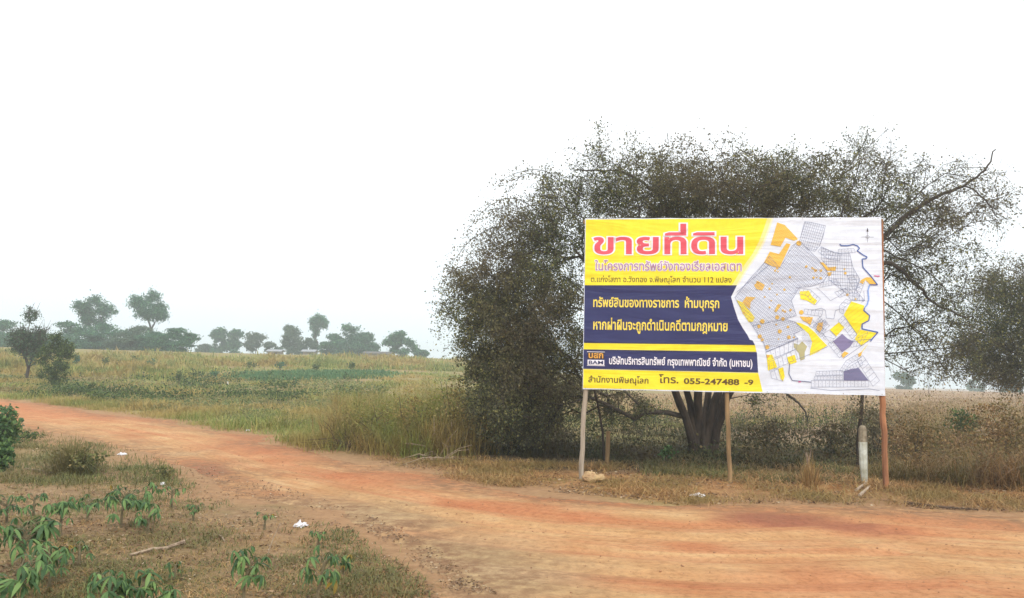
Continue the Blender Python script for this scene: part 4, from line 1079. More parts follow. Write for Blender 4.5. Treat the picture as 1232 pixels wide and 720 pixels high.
Yd = foot(730, 566)[1]
sticks('stake', 'short brown wooden stake standing in the shade right of the grey billboard post', 'stake', [([foot(730, 566) - [0, 0, .1], at(731, 540, Yd), at(732, 519, Yd)], 0.040, 0.034)], PB)
Yd = foot(725, 560)[1]
t_ = sticks('thin_sapling', 'thin bare sapling stem curving up behind the short brown stake', 'sapling', [([foot(727, 560), at(725, 520, Yd), at(720, 490, Yd), at(713, 462, Yd)], 0.026, 0.018)], M['bark'])
Yd = foot(975, 577)[1]
sticks('broken_stake', 'pale broken stake leaning in the grass between the ochre billboard post and the roadside post', 'stake', [([foot(975, 577), at(972.5, 560, Yd), at(970, 545, Yd)], 0.022, 0.016), ([at(972.5, 560, Yd), at(976, 540, Yd)], 0.012, 0.006)], M['deadwood'])
sticks('wood_chunk', 'two pale split wood pieces lying at the foot of the roadside post', 'wood', [([gp(1030, 595, .03), gp(1043, 591, .05)], 0.022, 0.018), ([gp(1034, 600, .03), gp(1046, 594, .05)], 0.022, 0.018)], simple('pale wood', (0.5, 0.42, 0.33), (0.3, 0.23, 0.17), 20, 0.8, .4))
sticks('fallen_branch', 'long dark fallen branch lying along the road edge at the lower right', 'branch', [([gp(1088, 607, .02), gp(1110, 610, .03), gp(1140, 613, .02), gp(1175, 617, .03)], 0.022, 0.010)], M['darkwood'])
sticks('fallen_branch', 'crooked fallen branch on the bare soil at the lower left, between the low plants', 'branch', [([gp(155, 677, .01), gp(182, 670, .02), gp(200, 668, .02), gp(221, 662, .04)], 0.012, 0.016)], M['deadwood'])
for k, (a, c, lb) in enumerate([((30, 570), (60, 574), 'bleached twig among weeds below the green bush at the left edge'), ((104, 611), (120, 608), 'dark twig beside the largest low leafy plant'), ((262, 648), (270, 656), 'short pale twig near the left of the two long-stemmed plants'),
                                ((325, 655), (338, 628), 'thin upright brown twig between the two long-stemmed plants')]):
    if k == 3: sticks('twig', lb, 'twig', [([foot(322, 668), at(328, 650, foot(322, 668)[1]), at(337, 630, foot(322, 668)[1])], 0.006, 0.003)], M['deadwood'], 'loose twigs')
    else: sticks('twig', lb, 'twig', [([gp(*a, .015), gp((a[0] + c[0]) / 2, (a[1] + c[1]) / 2, .03), gp(*c, .015)], 0.010, 0.006)], M['deadwood'], 'loose twigs')
# brush piles
rs = np.random.RandomState(31)
def brush(name, label, px, py, w, h, n_, mat, seed, r_=0.008):
    rs = np.random.RandomState(seed); lst = []
    c = foot(px, py); s_ = c[1] / FPX
    for k in range(n_):
        a = c + np.array([rs.uniform(-1, 1) * w * s_, rs.uniform(-.4, .4), rs.uniform(0.0, 0.3) * h * s_])
        d = np.array([rs.normal(), rs.normal() * .5, rs.uniform(-0.05, .55)]); d /= np.linalg.norm(d); L_ = rs.uniform(0.3, 0.9)
        b_ = a + d * L_ * 0.5 + rs.normal(size=3) * 0.05; e = b_ + (d + np.array([0, 0, -.35])) * L_ * 0.5
        lst.append(([a, b_, e], r_ * rs.uniform(.7, 1.4), r_ * .5))
    return sticks(name, label, 'brush pile', lst, mat)
brush('brush_pile', 'pile of pale dead twigs on the verge left of the big tree', 523, 556, 16, 10, 22, M['deadwood'], 3)
brush('brush_pile', 'low heap of dark twigs at the road edge, left end of the scrub', 440, 543, 36, 22, 130, M['darkwood'], 4, 0.007)
Yd = foot(520, 552)[1]
sticks('bent_branch', 'pale bent branch arching out of the twig pile by the scrub', 'branch', [([foot(505, 548), at(515, 532, Yd), at(523, 521, Yd), at(527, 530, Yd), at(524, 542, Yd), gp(512, 552)], 0.012, 0.012), ([at(523, 521, Yd), at(522, 502, Yd)], 0.008, 0.004)], M['deadwood'])
Yd = foot(545, 552)[1]
sticks('dead_stem', 'thin pale dead stem standing against the dark foot of the big tree', 'branch', [([foot(548, 552), at(545, 530, Yd), at(543, 508, Yd)], 0.010, 0.005)], M['deadwood'])

# litter
def litter(label, px, py, w, h, seed, mat=None):
    rs = np.random.RandomState(seed); c = gp(px, py); s_ = c[1] / FPX
    bm = bmesh.new(); bmesh.ops.create_icosphere(bm, subdivisions=3, radius=1)
    for v in bm.verts:
        k = 1 + 0.30 * math.sin(v.co.x * 6 + seed) * math.cos(v.co.y * 7) + 0.10 * rs.normal()
        v.co = Vector((v.co.x * w * s_ / 2 * k, v.co.y * w * s_ / 2.4 * k, max(-0.2, v.co.z) * h * 0.7 * s_ * k * (0.5 + 0.8 * abs(math.sin(v.co.x * 4 + seed) * math.cos(v.co.y * 3))) + 0.01))
    me = bpy.data.meshes.new('litter'); bm.to_mesh(me); bm.free(); me.materials.append(mat or M['plastic'])
    o = bpy.data.objects.new('litter', me); o.location = tuple(c); o.rotation_euler[2] = rs.uniform(0, 3); scn.collection.objects.link(o)
    tag(o, label, 'litter', 'scraps of white litter'); return o
litter('crumpled white plastic scrap on the road edge in front of the ochre billboard post', 839, 599, 18, 4, 1)
litter('crumpled white plastic bag on bare soil between the low plants and the road', 361, 636, 14, 6, 2)
litter('white scrap at the road edge beyond the feathery grass clump', 147, 549, 10, 3, 3)
litter('tiny white scrap at the far road edge, left of the scrub', 298, 519, 5, 2, 4)
litter('small pale scrap on soil above the largest low leafy plant', 195, 586, 5, 4, 5)
# pale lump by the grey post
rs = np.random.RandomState(8)
c = foot(714, 583); s_ = c[1] / FPX
bm = bmesh.new(); bmesh.ops.create_icosphere(bm, subdivisions=4, radius=1)
for v in bm.verts:
    x, y, z = v.co
    k = 1 + 0.10 * math.sin(5 * x + 1) * math.cos(4 * z) + 0.07 * math.sin(9 * x + 7 * y) + 0.03 * rs.normal()
    waist = 1 - 0.28 * math.exp(-((x - 0.35) / 0.18) ** 2)
    v.co = Vector((x * 13 * s_ * k, y * 8 * s_ * k, (z * 6.0 * (1.15 if x < 0.2 else 0.8) * waist + 5.2) * s_ * k))
me = bpy.data.meshes.new('stone'); bm.to_mesh(me); bm.free(); me.materials.append(simple('pale tan stone', (0.55, 0.42, 0.22), (0.36, 0.22, 0.12), 6, 0.9, 0.6, 0.02))
o = bpy.data.objects.new('stone', me); o.location = tuple(c); scn.collection.objects.link(o); tag(o, 'pale tan lumpy stone on the verge beside the grey billboard post', 'stone')

# ------------------------------------------------------------------ shrubs near
shrub('green_shrub', 'dark green leafy shrub in the dry scrub right of the billboard', 'shrub', 1160, 540, 46, 36, LM, 201, None, 1300, 0.06, 0.1)
shrub('green_bush', 'dense dark green bush on the left edge beside the road', 'bush', 4, 545, 48, 34, M['cassava'], 202, None, 1200, 0.08, 0.0)
shrub('green_bush', 'low green bush at the left edge below the denser bush', 'bush', 0, 572, 36, 22, M['cassava'], 203, None, 600, 0.08, 0.0)
shrub('scrub_bush', 'tall olive-brown thicket at the left foot of the big tree, reaching the field behind', 'bush', 548, 548, 92, 78, M['scrub'], 210, None, 2600, 0.05, 0.0)
shrub('scrub_bush', 'lower olive-brown thicket left of the taller thicket, behind the twig pile', 'bush', 498, 546, 70, 76, M['scrub'], 211, None, 2000, 0.05, 0.0)
shrub('scrub_bush', 'faded brown bush at the left end of the scrub, above the dark twig heap', 'bush', 445, 540, 54, 84, M['scrub'], 212, None, 1600, 0.05, 0.0)
shrub('scrub_bush', 'brown bush just right of the reddish billboard post', 'bush', 1104, 568, 62, 56, M['brush'], 213, None, 1500, 0.05, 0.0)
shrub('scrub_bush', 'wide brown bush at the right edge of the photo below the edge tree', 'bush', 1212, 572, 88, 84, M['brush'], 214, None, 2600, 0.05, 0.0)
shrub('shade_bush', 'dark green low bush in the shade left of the roadside post', 'bush', 1006, 556, 44, 54, M['shade_tinted_weeds'], 215, None, 900, 0.06, 0.0)
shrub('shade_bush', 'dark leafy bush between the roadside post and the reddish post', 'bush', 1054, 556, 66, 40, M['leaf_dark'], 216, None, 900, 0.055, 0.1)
shrub('shade_bush', 'dark low bush in the shade right of the ochre billboard post', 'bush', 925, 548, 42, 66, M['shade_tinted_weeds'], 217, None, 900, 0.06, 0.0)
shrub('seedling', 'small bright green seedling in the deep shade left of the tree stems', 'plant', 803, 566, 24, 18, M['cassava'], 204, None, 90, 0.07, 0.3)
shrub('green_shrub', 'small bright leafy bush on the left side of the big tree at the scrub top', 'shrub', 508, 545, 45, 30, LM, 205, None, 500, 0.06, 0.1)

# feathery grass clump
def clump(name, label, px, py, h, w, n_, mat, seed, cat='grass clump', lean=0.8):
    rs = np.random.RandomState(seed); b = foot(px, py); s_ = b[1] / FPX; H = h * s_; W = w * s_ / 2
    q = rs.normal(size=(n_, 2)) * W * 0.30; rr_ = np.hypot(q[:, 0], q[:, 1]) / W
    pos = np.c_[b[0] + q[:, 0], b[1] + q[:, 1] * 0.8, np.full(n_, b[2] - 0.02)]
    v, f, rr = blades(pos, H * rs.uniform(0.35, 1.2, n_) * np.clip(1.15 - rr_ * 0.7, .4, 1.2), 0.007, lean * np.clip(rr_ * 2.4, 0.15, 1.6), rs, None, np.arctan2(q[:, 1], q[:, 0]) + rs.normal(size=n_) * 0.5)
    o = link(name, v, f, mat, base=b, attr={'rnd': rr}); tag(o, label, cat); return o
clump('grass_clump', 'large feathery green-brown grass clump on the near verge left of the road', 86, 574, 46, 85, 1000, M['weeds'], 301, lean=1.2)
clump('grass_clump', 'pale straw grass tuft standing upright between the billboard posts, left of the roadside post', 975, 590, 40, 30, 260, M['straw'], 302, lean=0.5)

# ------------------------------------------------------------------ low leafy plants, lower left
def lobe(bm_v, bm_f, base, d, L, w, droop):
    pts = []; p = np.array(base, float); d = np.array(d, float)
    side = np.cross(d, [0, 0, 1.0]); side /= np.linalg.norm(side) + 1e-9
    prof = [0.25, 0.8, 1.0, 0.65, 0.05]; k = len(bm_v)
    for i, pr in enumerate(prof):
        bm_v += [p - side * w * pr / 2, p + np.array([0, 0, -w * 0.12 * pr]), p + side * w * pr / 2]
        d = d + np.array([0, 0, -droop]); d /= np.linalg.norm(d); p = p + d * L / 4
    for i in range(4):
        a = k + i * 3; bm_f += [(a, a + 1, a + 4, a + 3), (a + 1, a + 2, a + 5, a + 4)]
leaf_meshes = []
for var in range(12):
    rs = np.random.RandomState(400 + var); v = []; f = []
    nlb = rs.randint(4, 8)
    for k in range(nlb):
        th = -1.9 + 3.8 * k / (nlb - 1) + rs.normal() * 0.2
        lobe(v, f, (0, 0, 0), (math.cos(th), math.sin(th), 0.25), rs.uniform(0.6, 1.15) * (1.0 if 0 < k < nlb - 1 else 0.7), rs.uniform(0.13, 0.24), rs.uniform(0.3, 0.95))
    me = raw_mesh('leaf', np.array(v), f, M['cassava'], True, {'rnd': np.repeat(rs.rand(nlb), 15)}); leaf_meshes.append(me)
leaf_y = leaf_meshes[0].copy(); leaf_y.materials[0] = M['cassava_yellow']
def lplant(label, px, py, topy, wpx, n_, seed, size=0.11, yellow=0, dens=None):
    rs = np.random.RandomState(seed); b = foot(px, py); s_ = b[1] / FPX
    H = at(px, topy, b[1])[2] - b[2]; W = wpx * s_ / 2
    t = empty('cassava_plant', b); tag(t, label, 'plant', 'low leafy plants on the near verge')
    mb = MB(); lean = rs.normal(size=2) * 0.05 * H
    topp = b + [lean[0], lean[1], H * 0.72]
    mb.tube([b - [0, 0, .05], (b + topp) / 2 + rs.normal(size=3) * .012, topp], [0.014, 0.012, 0.009], 6); mb.link('stem', M['stem'], t)
    pm = MB()
    n_ = int(n_ * 1.35); size *= 0.85
    for k in range(n_):
        th = rs.uniform(0, 2 * np.pi); fr = rs.uniform(0.35, 1.0); z0 = topp - (topp - b) * rs.uniform(0, 0.5)
        e = z0 + np.array([math.cos(th) * W * fr * 0.8, math.sin(th) * W * fr * 0.8, H * rs.uniform(0.02, 0.28)])
        pm.tube([z0, (z0 + e) / 2 + [0, 0, H * .04], e], [0.0035, 0.003, 0.002], 4)
        o = bpy.data.objects.new('leaf', leaf_y if k < yellow else leaf_meshes[rs.randint(12)])
        o.location = tuple(e - b); s = size * rs.uniform(0.75, 1.3)
        o.scale = (s, s, s); o.rotation_euler = (rs.normal() * .2, rs.uniform(-0.1, 0.5), th); o.parent = t
        scn.collection.objects.link(o)
        if k < yellow: o['label'] = 'yellowing leaf'
    pm.link('petiole', M['stem'], t)
lplant('largest dense dark green plant, centre of the lower-left verge, with a yellow leaf below', 145, 642, 580, 88, 30, 1, 0.15, 1)
lplant('dense dark plant at the left edge, above the one at the bottom left corner', 28, 700, 612, 84, 30, 2, 0.16)
lplant('large dark plant filling the bottom left corner of the photo', 12, 745, 664, 84, 22, 3, 0.15)
lplant('small plant between the left-edge plant and the largest plant', 72, 655, 597, 50, 12, 4, 0.13)
lplant('plant cut by the bottom edge with one long pale arching leaf', 128, 752, 684, 66, 16, 5, 0.14)
lplant('plant cut by the bottom edge, just right of the one with the arching leaf', 170, 750, 680, 40, 12, 6, 0.13, 1)
lplant('thin yellow-tipped seedling plant right of the fallen branch end', 208, 706, 672, 26, 6, 7, 0.09, 2)
lplant('tiny pale green plant alone on bare soil near the road', 235, 630, 602, 26, 10, 8, 0.075)
lplant('thin sparse plant at the upper right of the largest plant', 207, 616, 580, 42, 8, 9, 0.09, 1)
lplant('left one of the two tall single-stemmed plants at the bottom of the photo', 292, 742, 650, 62, 13, 10, 0.14)
lplant('right one of the two tall single-stemmed plants at the bottom of the photo', 380, 742, 650, 52, 12, 11, 0.13, 1)
lplant('low bushy yellow-green plant beside the right tall single-stemmed plant', 412, 698, 662, 26, 9, 12, 0.09, 2)
lplant('wilted brownish plant left of the fallen branch', 94, 692, 648, 34, 7, 13, 0.10, 3)
lplant('small dark plant at the bottom edge under the yellow-tipped seedling', 196, 748, 700, 24, 8, 14, 0.11)
lplant('small sparse plant at the left behind the two left-edge plants', 40, 630, 590, 40, 8, 15, 0.11)

lplant('plant at the left edge just below the low green bush', 8, 640, 592, 60, 16, 16, 0.13)
lplant('plant between the two densest left-edge plants, leaning right', 58, 716, 648, 56, 14, 17, 0.12)
lplant('short sparse plant just left of the largest dense plant', 104, 634, 592, 36, 9, 18, 0.10)
lplant('low plant touching the right side of the largest dense plant', 178, 648, 606, 34, 9, 19, 0.11)
lplant('small wilted plant above the twig, between the tiny pale plant and the litter bag', 318, 640, 612, 26, 6, 20, 0.08, 2)
lplant('small dusty plant near the road edge, right of the white litter bag', 382, 660, 634, 22, 6, 21, 0.08)
shrub('weed_bush', 'grey-green weedy bush mixed into the feathery grass clump', 'bush', 92, 574, 34, 70, M['weeds'], 220, None, 700, 0.05, 0.0)
shrub('weed_bush', 'small weed bush at the near road edge above the tiny pale plant', 'bush', 196, 578, 18, 26, M['weeds'], 221, None, 260, 0.04, 0.0)
shrub('weed_bush', 'low green weed bush right of the dense bush on the left edge', 'bush', 34, 532, 14, 34, M['leaf_mid'], 222, None, 300, 0.05, 0.0)

# ------------------------------------------------------------------ ground cover (uncountable)
def scatter(poly_px, n_, seed, clumpy=0.5, scale=1.2, power=1.0, road=0.15):
    """points on the ground inside an outline of ground spots, thicker where the noise says so"""
    rs = np.random.RandomState(seed)
    G = np.array([ground(*p)[:2] for p in poly_px]); out_ = []; c = 0
    px = np.array(poly_px, float); lo = px.min(0); hi = px.max(0)
    tot = 0
    while c < n_ and tot < 60:
        tot += 1
        q = rs.uniform(lo, hi, (n_ * 2, 2))
        D = Fv[None] + Rv[None] * ((q[:, :1] - PW / 2) / FPX) + Uv[None] * ((PH / 2 - q[:, 1:]) / FPX)
        t = np.full(len(q), 20.0)
        ok = D[:, 2] < 0.03
        ts = np.concatenate([np.linspace(3, 60, 120), np.geomspace(60.5, 300, 60)])
        res = np.full(len(q), -1.0); prev = np.full(len(q), 1.0); tp = 1.0
        for tt in ts:
            f = CAMZ + D[:, 2] * tt - gz(D[:, 0] * tt, D[:, 1] * tt)
            hit = (f < 0) & (res < 0)
            res[hit] = tp + (tt - tp) * prev[hit] / (prev[hit] - f[hit] + 1e-9)
            prev = f; tp = tt
        ok = res > 0
        x = D[:, 0] * res; y = D[:, 1] * res
        ok &= poly_sd(q[:, 0], q[:, 1], px) > 0
        w = fbm(x, y, scale * np.maximum(1, 1), seed + 5, 3)
        ok &= rs.rand(len(q)) < np.clip((w - clumpy * 0.5 - 0.15) * 3.5, 0, 1) ** power if clumpy > 0 else ok
        ok &= poly_sd(x, y, ROAD) + rag(x, y) < road
        out_.append(np.c_[x[ok], y[ok]]); c += ok.sum()
    P = np.vstack(out_)[:n_]
    return np.c_[P, gzt(P[:, 0], P[:, 1])]
def grass(name, label, cat, poly_px, ntuft, per, h, w, lean, mat, seed, spread=0.12, clumpy=0.5, scale=1.2, dscale=False, hvar=0.0):
    rs = np.random.RandomState(seed + 1000)
    T = scatter(poly_px, ntuft, seed, clumpy, scale)
    Pp = np.repeat(T, per, 0); k = len(Pp)
    Y_ = Pp[:, 1]; ds = np.maximum(1, Y_ / 14.0) if dscale else np.ones(k)
    Pp[:, :2] += rs.normal(size=(k, 2)) * (spread * np.sqrt(ds))[:, None]
    Pp[:, 2] = gzt(Pp[:, 0], Pp[:, 1]) - 0.01
    hh = h * rs.uniform(0.4, 1.2, k) * np.repeat(rs.uniform(0.5, 1.3, len(T)), per)
    if hvar: hh = hh * np.clip(1 + hvar * (fbm(Pp[:, 0], Pp[:, 1], 2.0, seed % 50, 3) - 0.5) * 4, 0.15, 2)
    rnd = np.clip(np.repeat(rs.rand(len(T)), per) * 0.55 + rs.rand(k) * 0.5, 0, 1)
    v, f, rr = blades(Pp, hh, w * ds, lean, rs, rnd)
    o = link(name, v, f, mat, attr={'rnd': rr}); tag(o, label, cat, kind='stuff'); return o

grass('dry_grass', 'straw coloured dry grass on the verge between the road and the billboard', 'grass',
      [(430, 553), (520, 545), (600, 560), (700, 562), (830, 566), (1000, 572), (1120, 560), (1300, 552), (1300, 622), (1100, 612), (1000, 607), (800, 606), (720, 601), (640, 590), (560, 578), (500, 567)], 2600, 11, 0.11, 0.009, 3.0, M['straw'], 501, 0.14, 0.55, 0.9, False, 0.6)
grass('dry_brush', 'brownish dry brush right of the billboard below the edge tree', 'dry brush',
      [(1060, 500), (1130, 480), (1300, 478), (1300, 600), (1180, 596), (1060, 585)], 1900, 12, 0.42, 0.012, 1.8, M['brush'], 502, 0.18, 0.35, 1.0, False, 0.6)
grass('verge_hay', 'long loose straw stalks lying on the verge in front of the billboard', 'dry grass',
      [(500, 556), (600, 564), (700, 564), (1000, 572), (1120, 566), (1300, 560), (1300, 618), (1100, 610), (1000, 604), (800, 603), (700, 594), (600, 580)], 800, 5, 0.19, 0.009, 3.8, M['straw'], 520, 0.14, 0.62, 1.1)
grass('shade_grass', 'fresh green grass at the edge of the shade below the billboard', 'grass',
      [(780, 562), (850, 556), (1050, 560), (1070, 578), (1020, 588), (880, 584), (780, 576)], 700, 12, 0.15, 0.011, 1.6, M['weeds'], 521, 0.12, 0.45, 0.7)
grass('undergrowth', 'dark low undergrowth in the shade below the big tree', 'undergrowth',
      [(560, 520), (640, 508), (800, 505), (980, 505), (1080, 500), (1100, 560), (1000, 576), (860, 572), (700, 560), (560, 552)], 2600, 10, 0.22, 0.014, 1.4, M['shade_tinted_weeds'], 503, 0.14, 0.3, 0.8, False, 0.5)
grass('scrub_grass', 'tall olive-brown scrub grass left of the big tree', 'scrub',
      [(395, 505), (430, 490), (540, 486), (640, 490), (640, 545), (560, 556), (500, 555), (430, 548), (398, 540)], 2600, 12, 0.72, 0.013, 1.1, M['scrub'], 504, 0.2, 0.35, 1.4, False, 0.6)
grass('field_grass', 'olive and yellow grass covering the left field', 'grass',
      [(-40, 428), (100, 428), (300, 432), (420, 434), (560, 436), (560, 470), (560, 500), (400, 535), (300, 517), (200, 500), (100, 486), (-40, 474)], 9000, 9, 0.24, 0.013, 1.3, M['field'], 505, 0.25, 0.5, 3.0, True, 0.7)
grass('tall_field_grass', 'taller straw and green scrub grass below the left tree line', 'grass',
      [(-40, 426), (100, 427), (250, 429), (420, 431), (560, 434), (560, 448), (420, 444), (300, 446), (200, 458), (100, 456), (-40, 450)], 4200, 10, 0.48, 0.016, 1.1, M['field'], 530, 0.3, 0.62, 4.0, True, 0.9)
grass('fresh_grass', 'fresh green low grass patches beside the road in the left field', 'grass',
      [(0, 462), (100, 470), (240, 474), (400, 480), (420, 510), (300, 512), (200, 498), (100, 484), (0, 474)], 2600, 10, 0.16, 0.014, 1.4, M['fieldweeds'], 531, 0.22, 0.6, 3.0, True, 0.6)
grass('roadside_grass', 'pale tufts of grass along the far edge of the road at the left', 'grass',
      [(0, 468), (100, 482), (200, 494), (300, 506), (400, 520), (400, 545), (300, 523), (200, 506), (100, 492), (0, 479)], 1500, 14, 0.28, 0.011, 1.3, M['field'], 506, 0.2, 0.5, 1.5, False, 0.6)
grass('crop', 'green strip of low crop in the middle of the left field', 'crop', [(280, 457), (305, 451), (420, 449), (470, 449), (450, 456), (400, 458), (330, 460)], 2500, 8, 0.32, 0.02, 0.6, M['crop'], 507, 0.3, 0.0, 2.0, True)
grass('field_stubble', 'dry brown stubble covering the right field', 'stubble', [(700, 475), (1080, 472), (1300, 474), (1300, 500), (1080, 505), (700, 505)], 5000, 7, 0.16, 0.014, 1.2, M['field_dry'], 508, 0.3, 0.25, 2.0, True)
grass('field_weeds', 'green and olive weeds at the near side of the right field', 'weeds', [(690, 482), (1080, 480), (1300, 484), (1300, 515), (1080, 520), (690, 520)], 1100, 10, 0.26, 0.014, 1.4, M['scrub'], 509, 0.25, 0.3, 1.5)
grass('verge_weeds', 'sparse low weeds on the bare soil of the near left verge', 'weeds', [(-60, 520), (60, 520), (150, 545), (215, 575), (260, 600), (420, 640), (520, 720), (-100, 740), (-100, 560)], 1900, 9, 0.07, 0.009, 1.8, M['weeds'], 510, 0.07, 0.5, 0.9, False, 0.7)
grass('verge_straw', 'dry straw bits on the bare soil of the near left verge', 'dry grass', [(-60, 530), (60, 528), (150, 550), (215, 580), (260, 605), (420, 645), (520, 720), (-100, 740), (-100, 560)], 2200, 5, 0.06, 0.006, 3.4, M['straw'], 511, 0.08, 0.3, 0.5)
grass('verge_grass', 'green-brown grass beyond the leafy plants on the near left verge', 'grass', [(-60, 515), (40, 518), (150, 540), (205, 560), (215, 590), (60, 590), (-60, 590)], 700, 12, 0.14, 0.009, 1.2, M['weeds'], 512, 0.1, 0.35, 0.8)

def litter_leaves(name, label, poly_px, n_, size, seed, mat, onroad=False):
    rs = np.random.RandomState(seed); T = scatter(poly_px, n_, seed, 0.35, 0.6, 1.0, 5.0 if onroad else 0.15)
    if onroad: T[:, 2] = np.maximum(T[:, 2], gz(T[:, 0], T[:, 1]) + np.clip((poly_sd(T[:, 0], T[:, 1], ROAD) + rag(T[:, 0], T[:, 1])) * 0.045, -0.09, 0.022) + 0.002)
    v, f, rr = leafquads(T + [0, 0, 0.012], size, rs, 0.85, 0, 0.5)
    o = link(name, v, f, mat, attr={'rnd': rr}); tag(o, label, 'leaf litter', kind='stuff')
litter_leaves('fallen_leaves', 'brown fallen leaves and crumbs on the bare near verge', [(-60, 530), (60, 528), (150, 550), (215, 578), (420, 635), (530, 715), (540, 740), (-100, 740)], 7000, 0.035, 601, M['litterleaf'])
litter_leaves('road_edge_leaves', 'dry leaf bits blown over the near edge of the dirt road', [(200, 560), (260, 590), (330, 606), (385, 618), (440, 640), (500, 680), (540, 716), (600, 720), (520, 660), (440, 620), (330, 585), (240, 560)], 1500, 0.03, 609, M['litterleaf'], True)
litter_leaves('verge_leaves', 'dry brown leaves scattered over the verge before the billboard', [(430, 553), (700, 562), (1000, 572), (1300, 560), (1300, 622), (1000, 607), (800, 607), (640, 591), (500, 567)], 8000, 0.05, 602, M['litterleaf'])
# undergrowth leaves
rs = np.random.RandomState(66)
T = scatter([(560, 520), (640, 505), (800, 500), (980, 500), (1080, 498), (1130, 540), (1100, 562), (1000, 572), (860, 570), (700, 556), (560, 550)], 9000, 603, 0.25, 0.9)
T[:, 2] += np.abs(rs.normal(size=len(T))) * 0.15 * (0.3 + fbm(T[:, 0], T[:, 1], 0.8, 90)) + 0.02
v, f, rr = leafquads(T, 0.07, rs, 0, 0, 0.7); o = link('undergrowth', v, f, M['shade_tinted_weeds'], attr={'rnd': rr}); tag(o, 'leafy ground cover under the big tree', 'undergrowth', kind='stuff')
T = scatter([(-40, 452), (100, 458), (240, 456), (420, 460), (470, 470), (440, 510), (380, 522), (300, 512), (200, 497), (100, 484), (-40, 470)], 26000, 606, 0.45, 2.5)
rs = np.random.RandomState(67); T[:, 2] += np.abs(rs.normal(size=len(T))) * 0.09 + 0.02
v, f, rr = leafquads(T, 0.06 * np.maximum(1, T[:, 1] / 25), rs, 0.3, 0, 0.7); o = link('field_weeds', v, f, M['fieldweeds'], attr={'rnd': rr}); tag(o, 'grey-green low weeds on the near part of the left field', 'weeds', kind='stuff')
T = scatter([(400, 500), (430, 486), (540, 482), (620, 490), (620, 540), (560, 553), (500, 552), (430, 545), (398, 538)], 12000, 607, 0.35, 1.2)
T[:, 2] += np.abs(rs.normal(size=len(T))) * 0.75 * fbm(T[:, 0], T[:, 1], 1.6, 97) + 0.02
v, f, rr = leafquads(T, 0.055, rs, 0, 0, 0.6); o = link('scrub_leaves', v, f, M['scrub'], attr={'rnd': rr}); tag(o, 'small olive and brown leaves of the scrub left of the big tree', 'scrub', kind='stuff')
T = scatter([(1060, 500), (1110, 488), (1300, 482), (1300, 592), (1180, 590), (1060, 575)], 14000, 608, 0.35, 1.0)
T[:, 2] += np.abs(rs.normal(size=len(T))) * 0.7 * fbm(T[:, 0], T[:, 1], 1.3, 98) + 0.02
v, f, rr = leafquads(T, 0.055, rs, 0, 0, 0.6); o = link('brush_leaves', v, f, M['brush'], attr={'rnd': rr}); tag(o, 'small brown and olive leaves of the brush right of the billboard', 'dry brush', kind='stuff')
T = scatter([(-40, 448), (100, 452), (240, 452), (420, 458), (470, 468), (440, 512), (380, 524), (300, 514), (200, 499), (100, 486), (-40, 472)], 12000, 616, 0.85, 3.0)
rs = np.random.RandomState(68); T[:, 2] += np.abs(rs.normal(size=len(T))) * 0.20 + 0.02
v, f, rr = leafquads(T, 0.06 * np.maximum(1, T[:, 1] / 22), rs, 0, 0, 0.7); o = link('field_weeds', v, f, M['leaf_mid'], attr={'rnd': rr}); tag(o, 'darker green leafy weed patches in the left field', 'weeds', kind='stuff')
# hanging weed stalks and leafy shoots behind the billboard
T = scatter([(690, 500), (820, 500), (820, 520), (690, 522), (690, 500)], 60, 604, 0.0)
T2 = scatter([(880, 498), (1060, 500), (1060, 525), (880, 522)], 50, 605, 0.0); T = np.vstack([T, T2]); N = len(T)
q = T + np.c_[rs.normal(size=(N, 2)) * 0.12, rs.uniform(0.3, 0.8, N)]
v, f = segs_mesh(T, q, np.full(N, .008), np.full(N, .004), 4); tt = rs.rand(N * 40, 1); lp = np.repeat(T, 40, 0) * (1 - tt) + np.repeat(q, 40, 0) * tt + rs.normal(size=(N * 40, 3)) * 0.07
o = link('weed_stalks', v, f, M['twig']); tag(o, 'thin weed stalks standing behind the billboard', 'weeds', kind='stuff')
v, f, rr = leafquads(lp, 0.06, rs, 0, 0.2, 0.6); o = link('weed_leaves', v, f, M['leaf_mid'], attr={'rnd': rr}); tag(o, 'leaves of the weeds behind the billboard', 'weeds', kind='stuff')
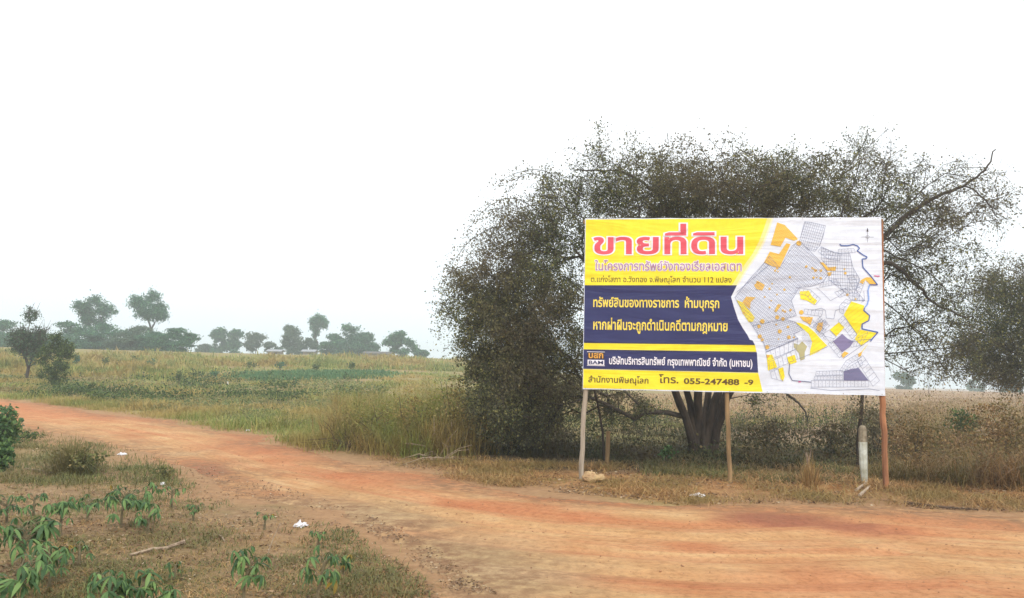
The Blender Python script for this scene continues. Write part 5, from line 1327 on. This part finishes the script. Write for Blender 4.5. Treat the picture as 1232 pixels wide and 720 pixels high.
# gravel and clods on the road
rs = np.random.RandomState(70); Nn = 9000
gx = rs.uniform(-9, 11, Nn); gy = rs.uniform(3.5, 17, Nn); sdv = poly_sd(gx, gy, ROAD); dens = fbm(gx, gy, 0.9, 95)
ok = (sdv > 0.0) & (rs.rand(Nn) < np.clip((dens - 0.42) * 5, 0.04, 1)); gx, gy, sdv = gx[ok], gy[ok], sdv[ok]
gz_ = gz(gx, gy) + np.clip(sdv * 0.045, -0.09, 0.022) + (fbm(gx, gy, 1.6, 31) - 0.5) * 0.03
Nn = len(gx); s_ = rs.uniform(0.003, 0.013, Nn) * rs.uniform(0.5, 1.3, Nn); o8 = np.array([[1, 0, 0], [0, 1, 0], [-1, 0, 0], [0, -1, 0], [0, 0, .7], [0, 0, -.7]])
Vv = (np.c_[gx, gy, gz_ + 0.002][:, None] + o8[None] * s_[:, None, None] * rs.uniform(.6, 1.4, (Nn, 6, 1))).reshape(-1, 3)
i6 = np.arange(Nn)[:, None] * 6; Ff = np.concatenate([i6 + [a, b, 4] for a, b in ((0, 1), (1, 2), (2, 3), (3, 0))] + [i6 + [b, a, 5] for a, b in ((0, 1), (1, 2), (2, 3), (3, 0))], 1).reshape(-1, 3)
o = link('gravel', Vv, Ff, simple('dirt clods', (0.42, 0.24, 0.13), (0.24, 0.12, 0.07), 5, 0.95, 0, obj=False)); tag(o, 'loose clods and grit on the dirt road', 'gravel', kind='stuff')
# white marker in the field
b = foot(274, 466)
mb = MB(); mb.tube([b - [0, 0, .1], at(274, 459, b[1])], [0.04, 0.04], 6); o = mb.link('field_marker', simple('white marker', (0.75, 0.75, 0.72), None, 5, 0.7, 0), base=b); tag(o, 'short white marker stake standing in the left field near the green crop strip', 'stake')

# ------------------------------------------------------------------ haze
mt, n, o = new_mat('thin haze')
pv = n.nodes.new("ShaderNodeVolumePrincipled"); pv.inputs['Color'].default_value = (0.86, 0.95, 1.0, 1); pv.inputs['Density'].default_value = 0.0020; pv.inputs['Anisotropy'].default_value = 0.2
n.links.new(pv.outputs[0], o.inputs['Volume'])
mb = MB(); mb.box(np.array([0, 240, 4.0]), 850, 580, 21); hz = mb.link('haze', mt); hz['kind'] = 'stuff'; hz['label'] = 'thin pale haze over the fields'
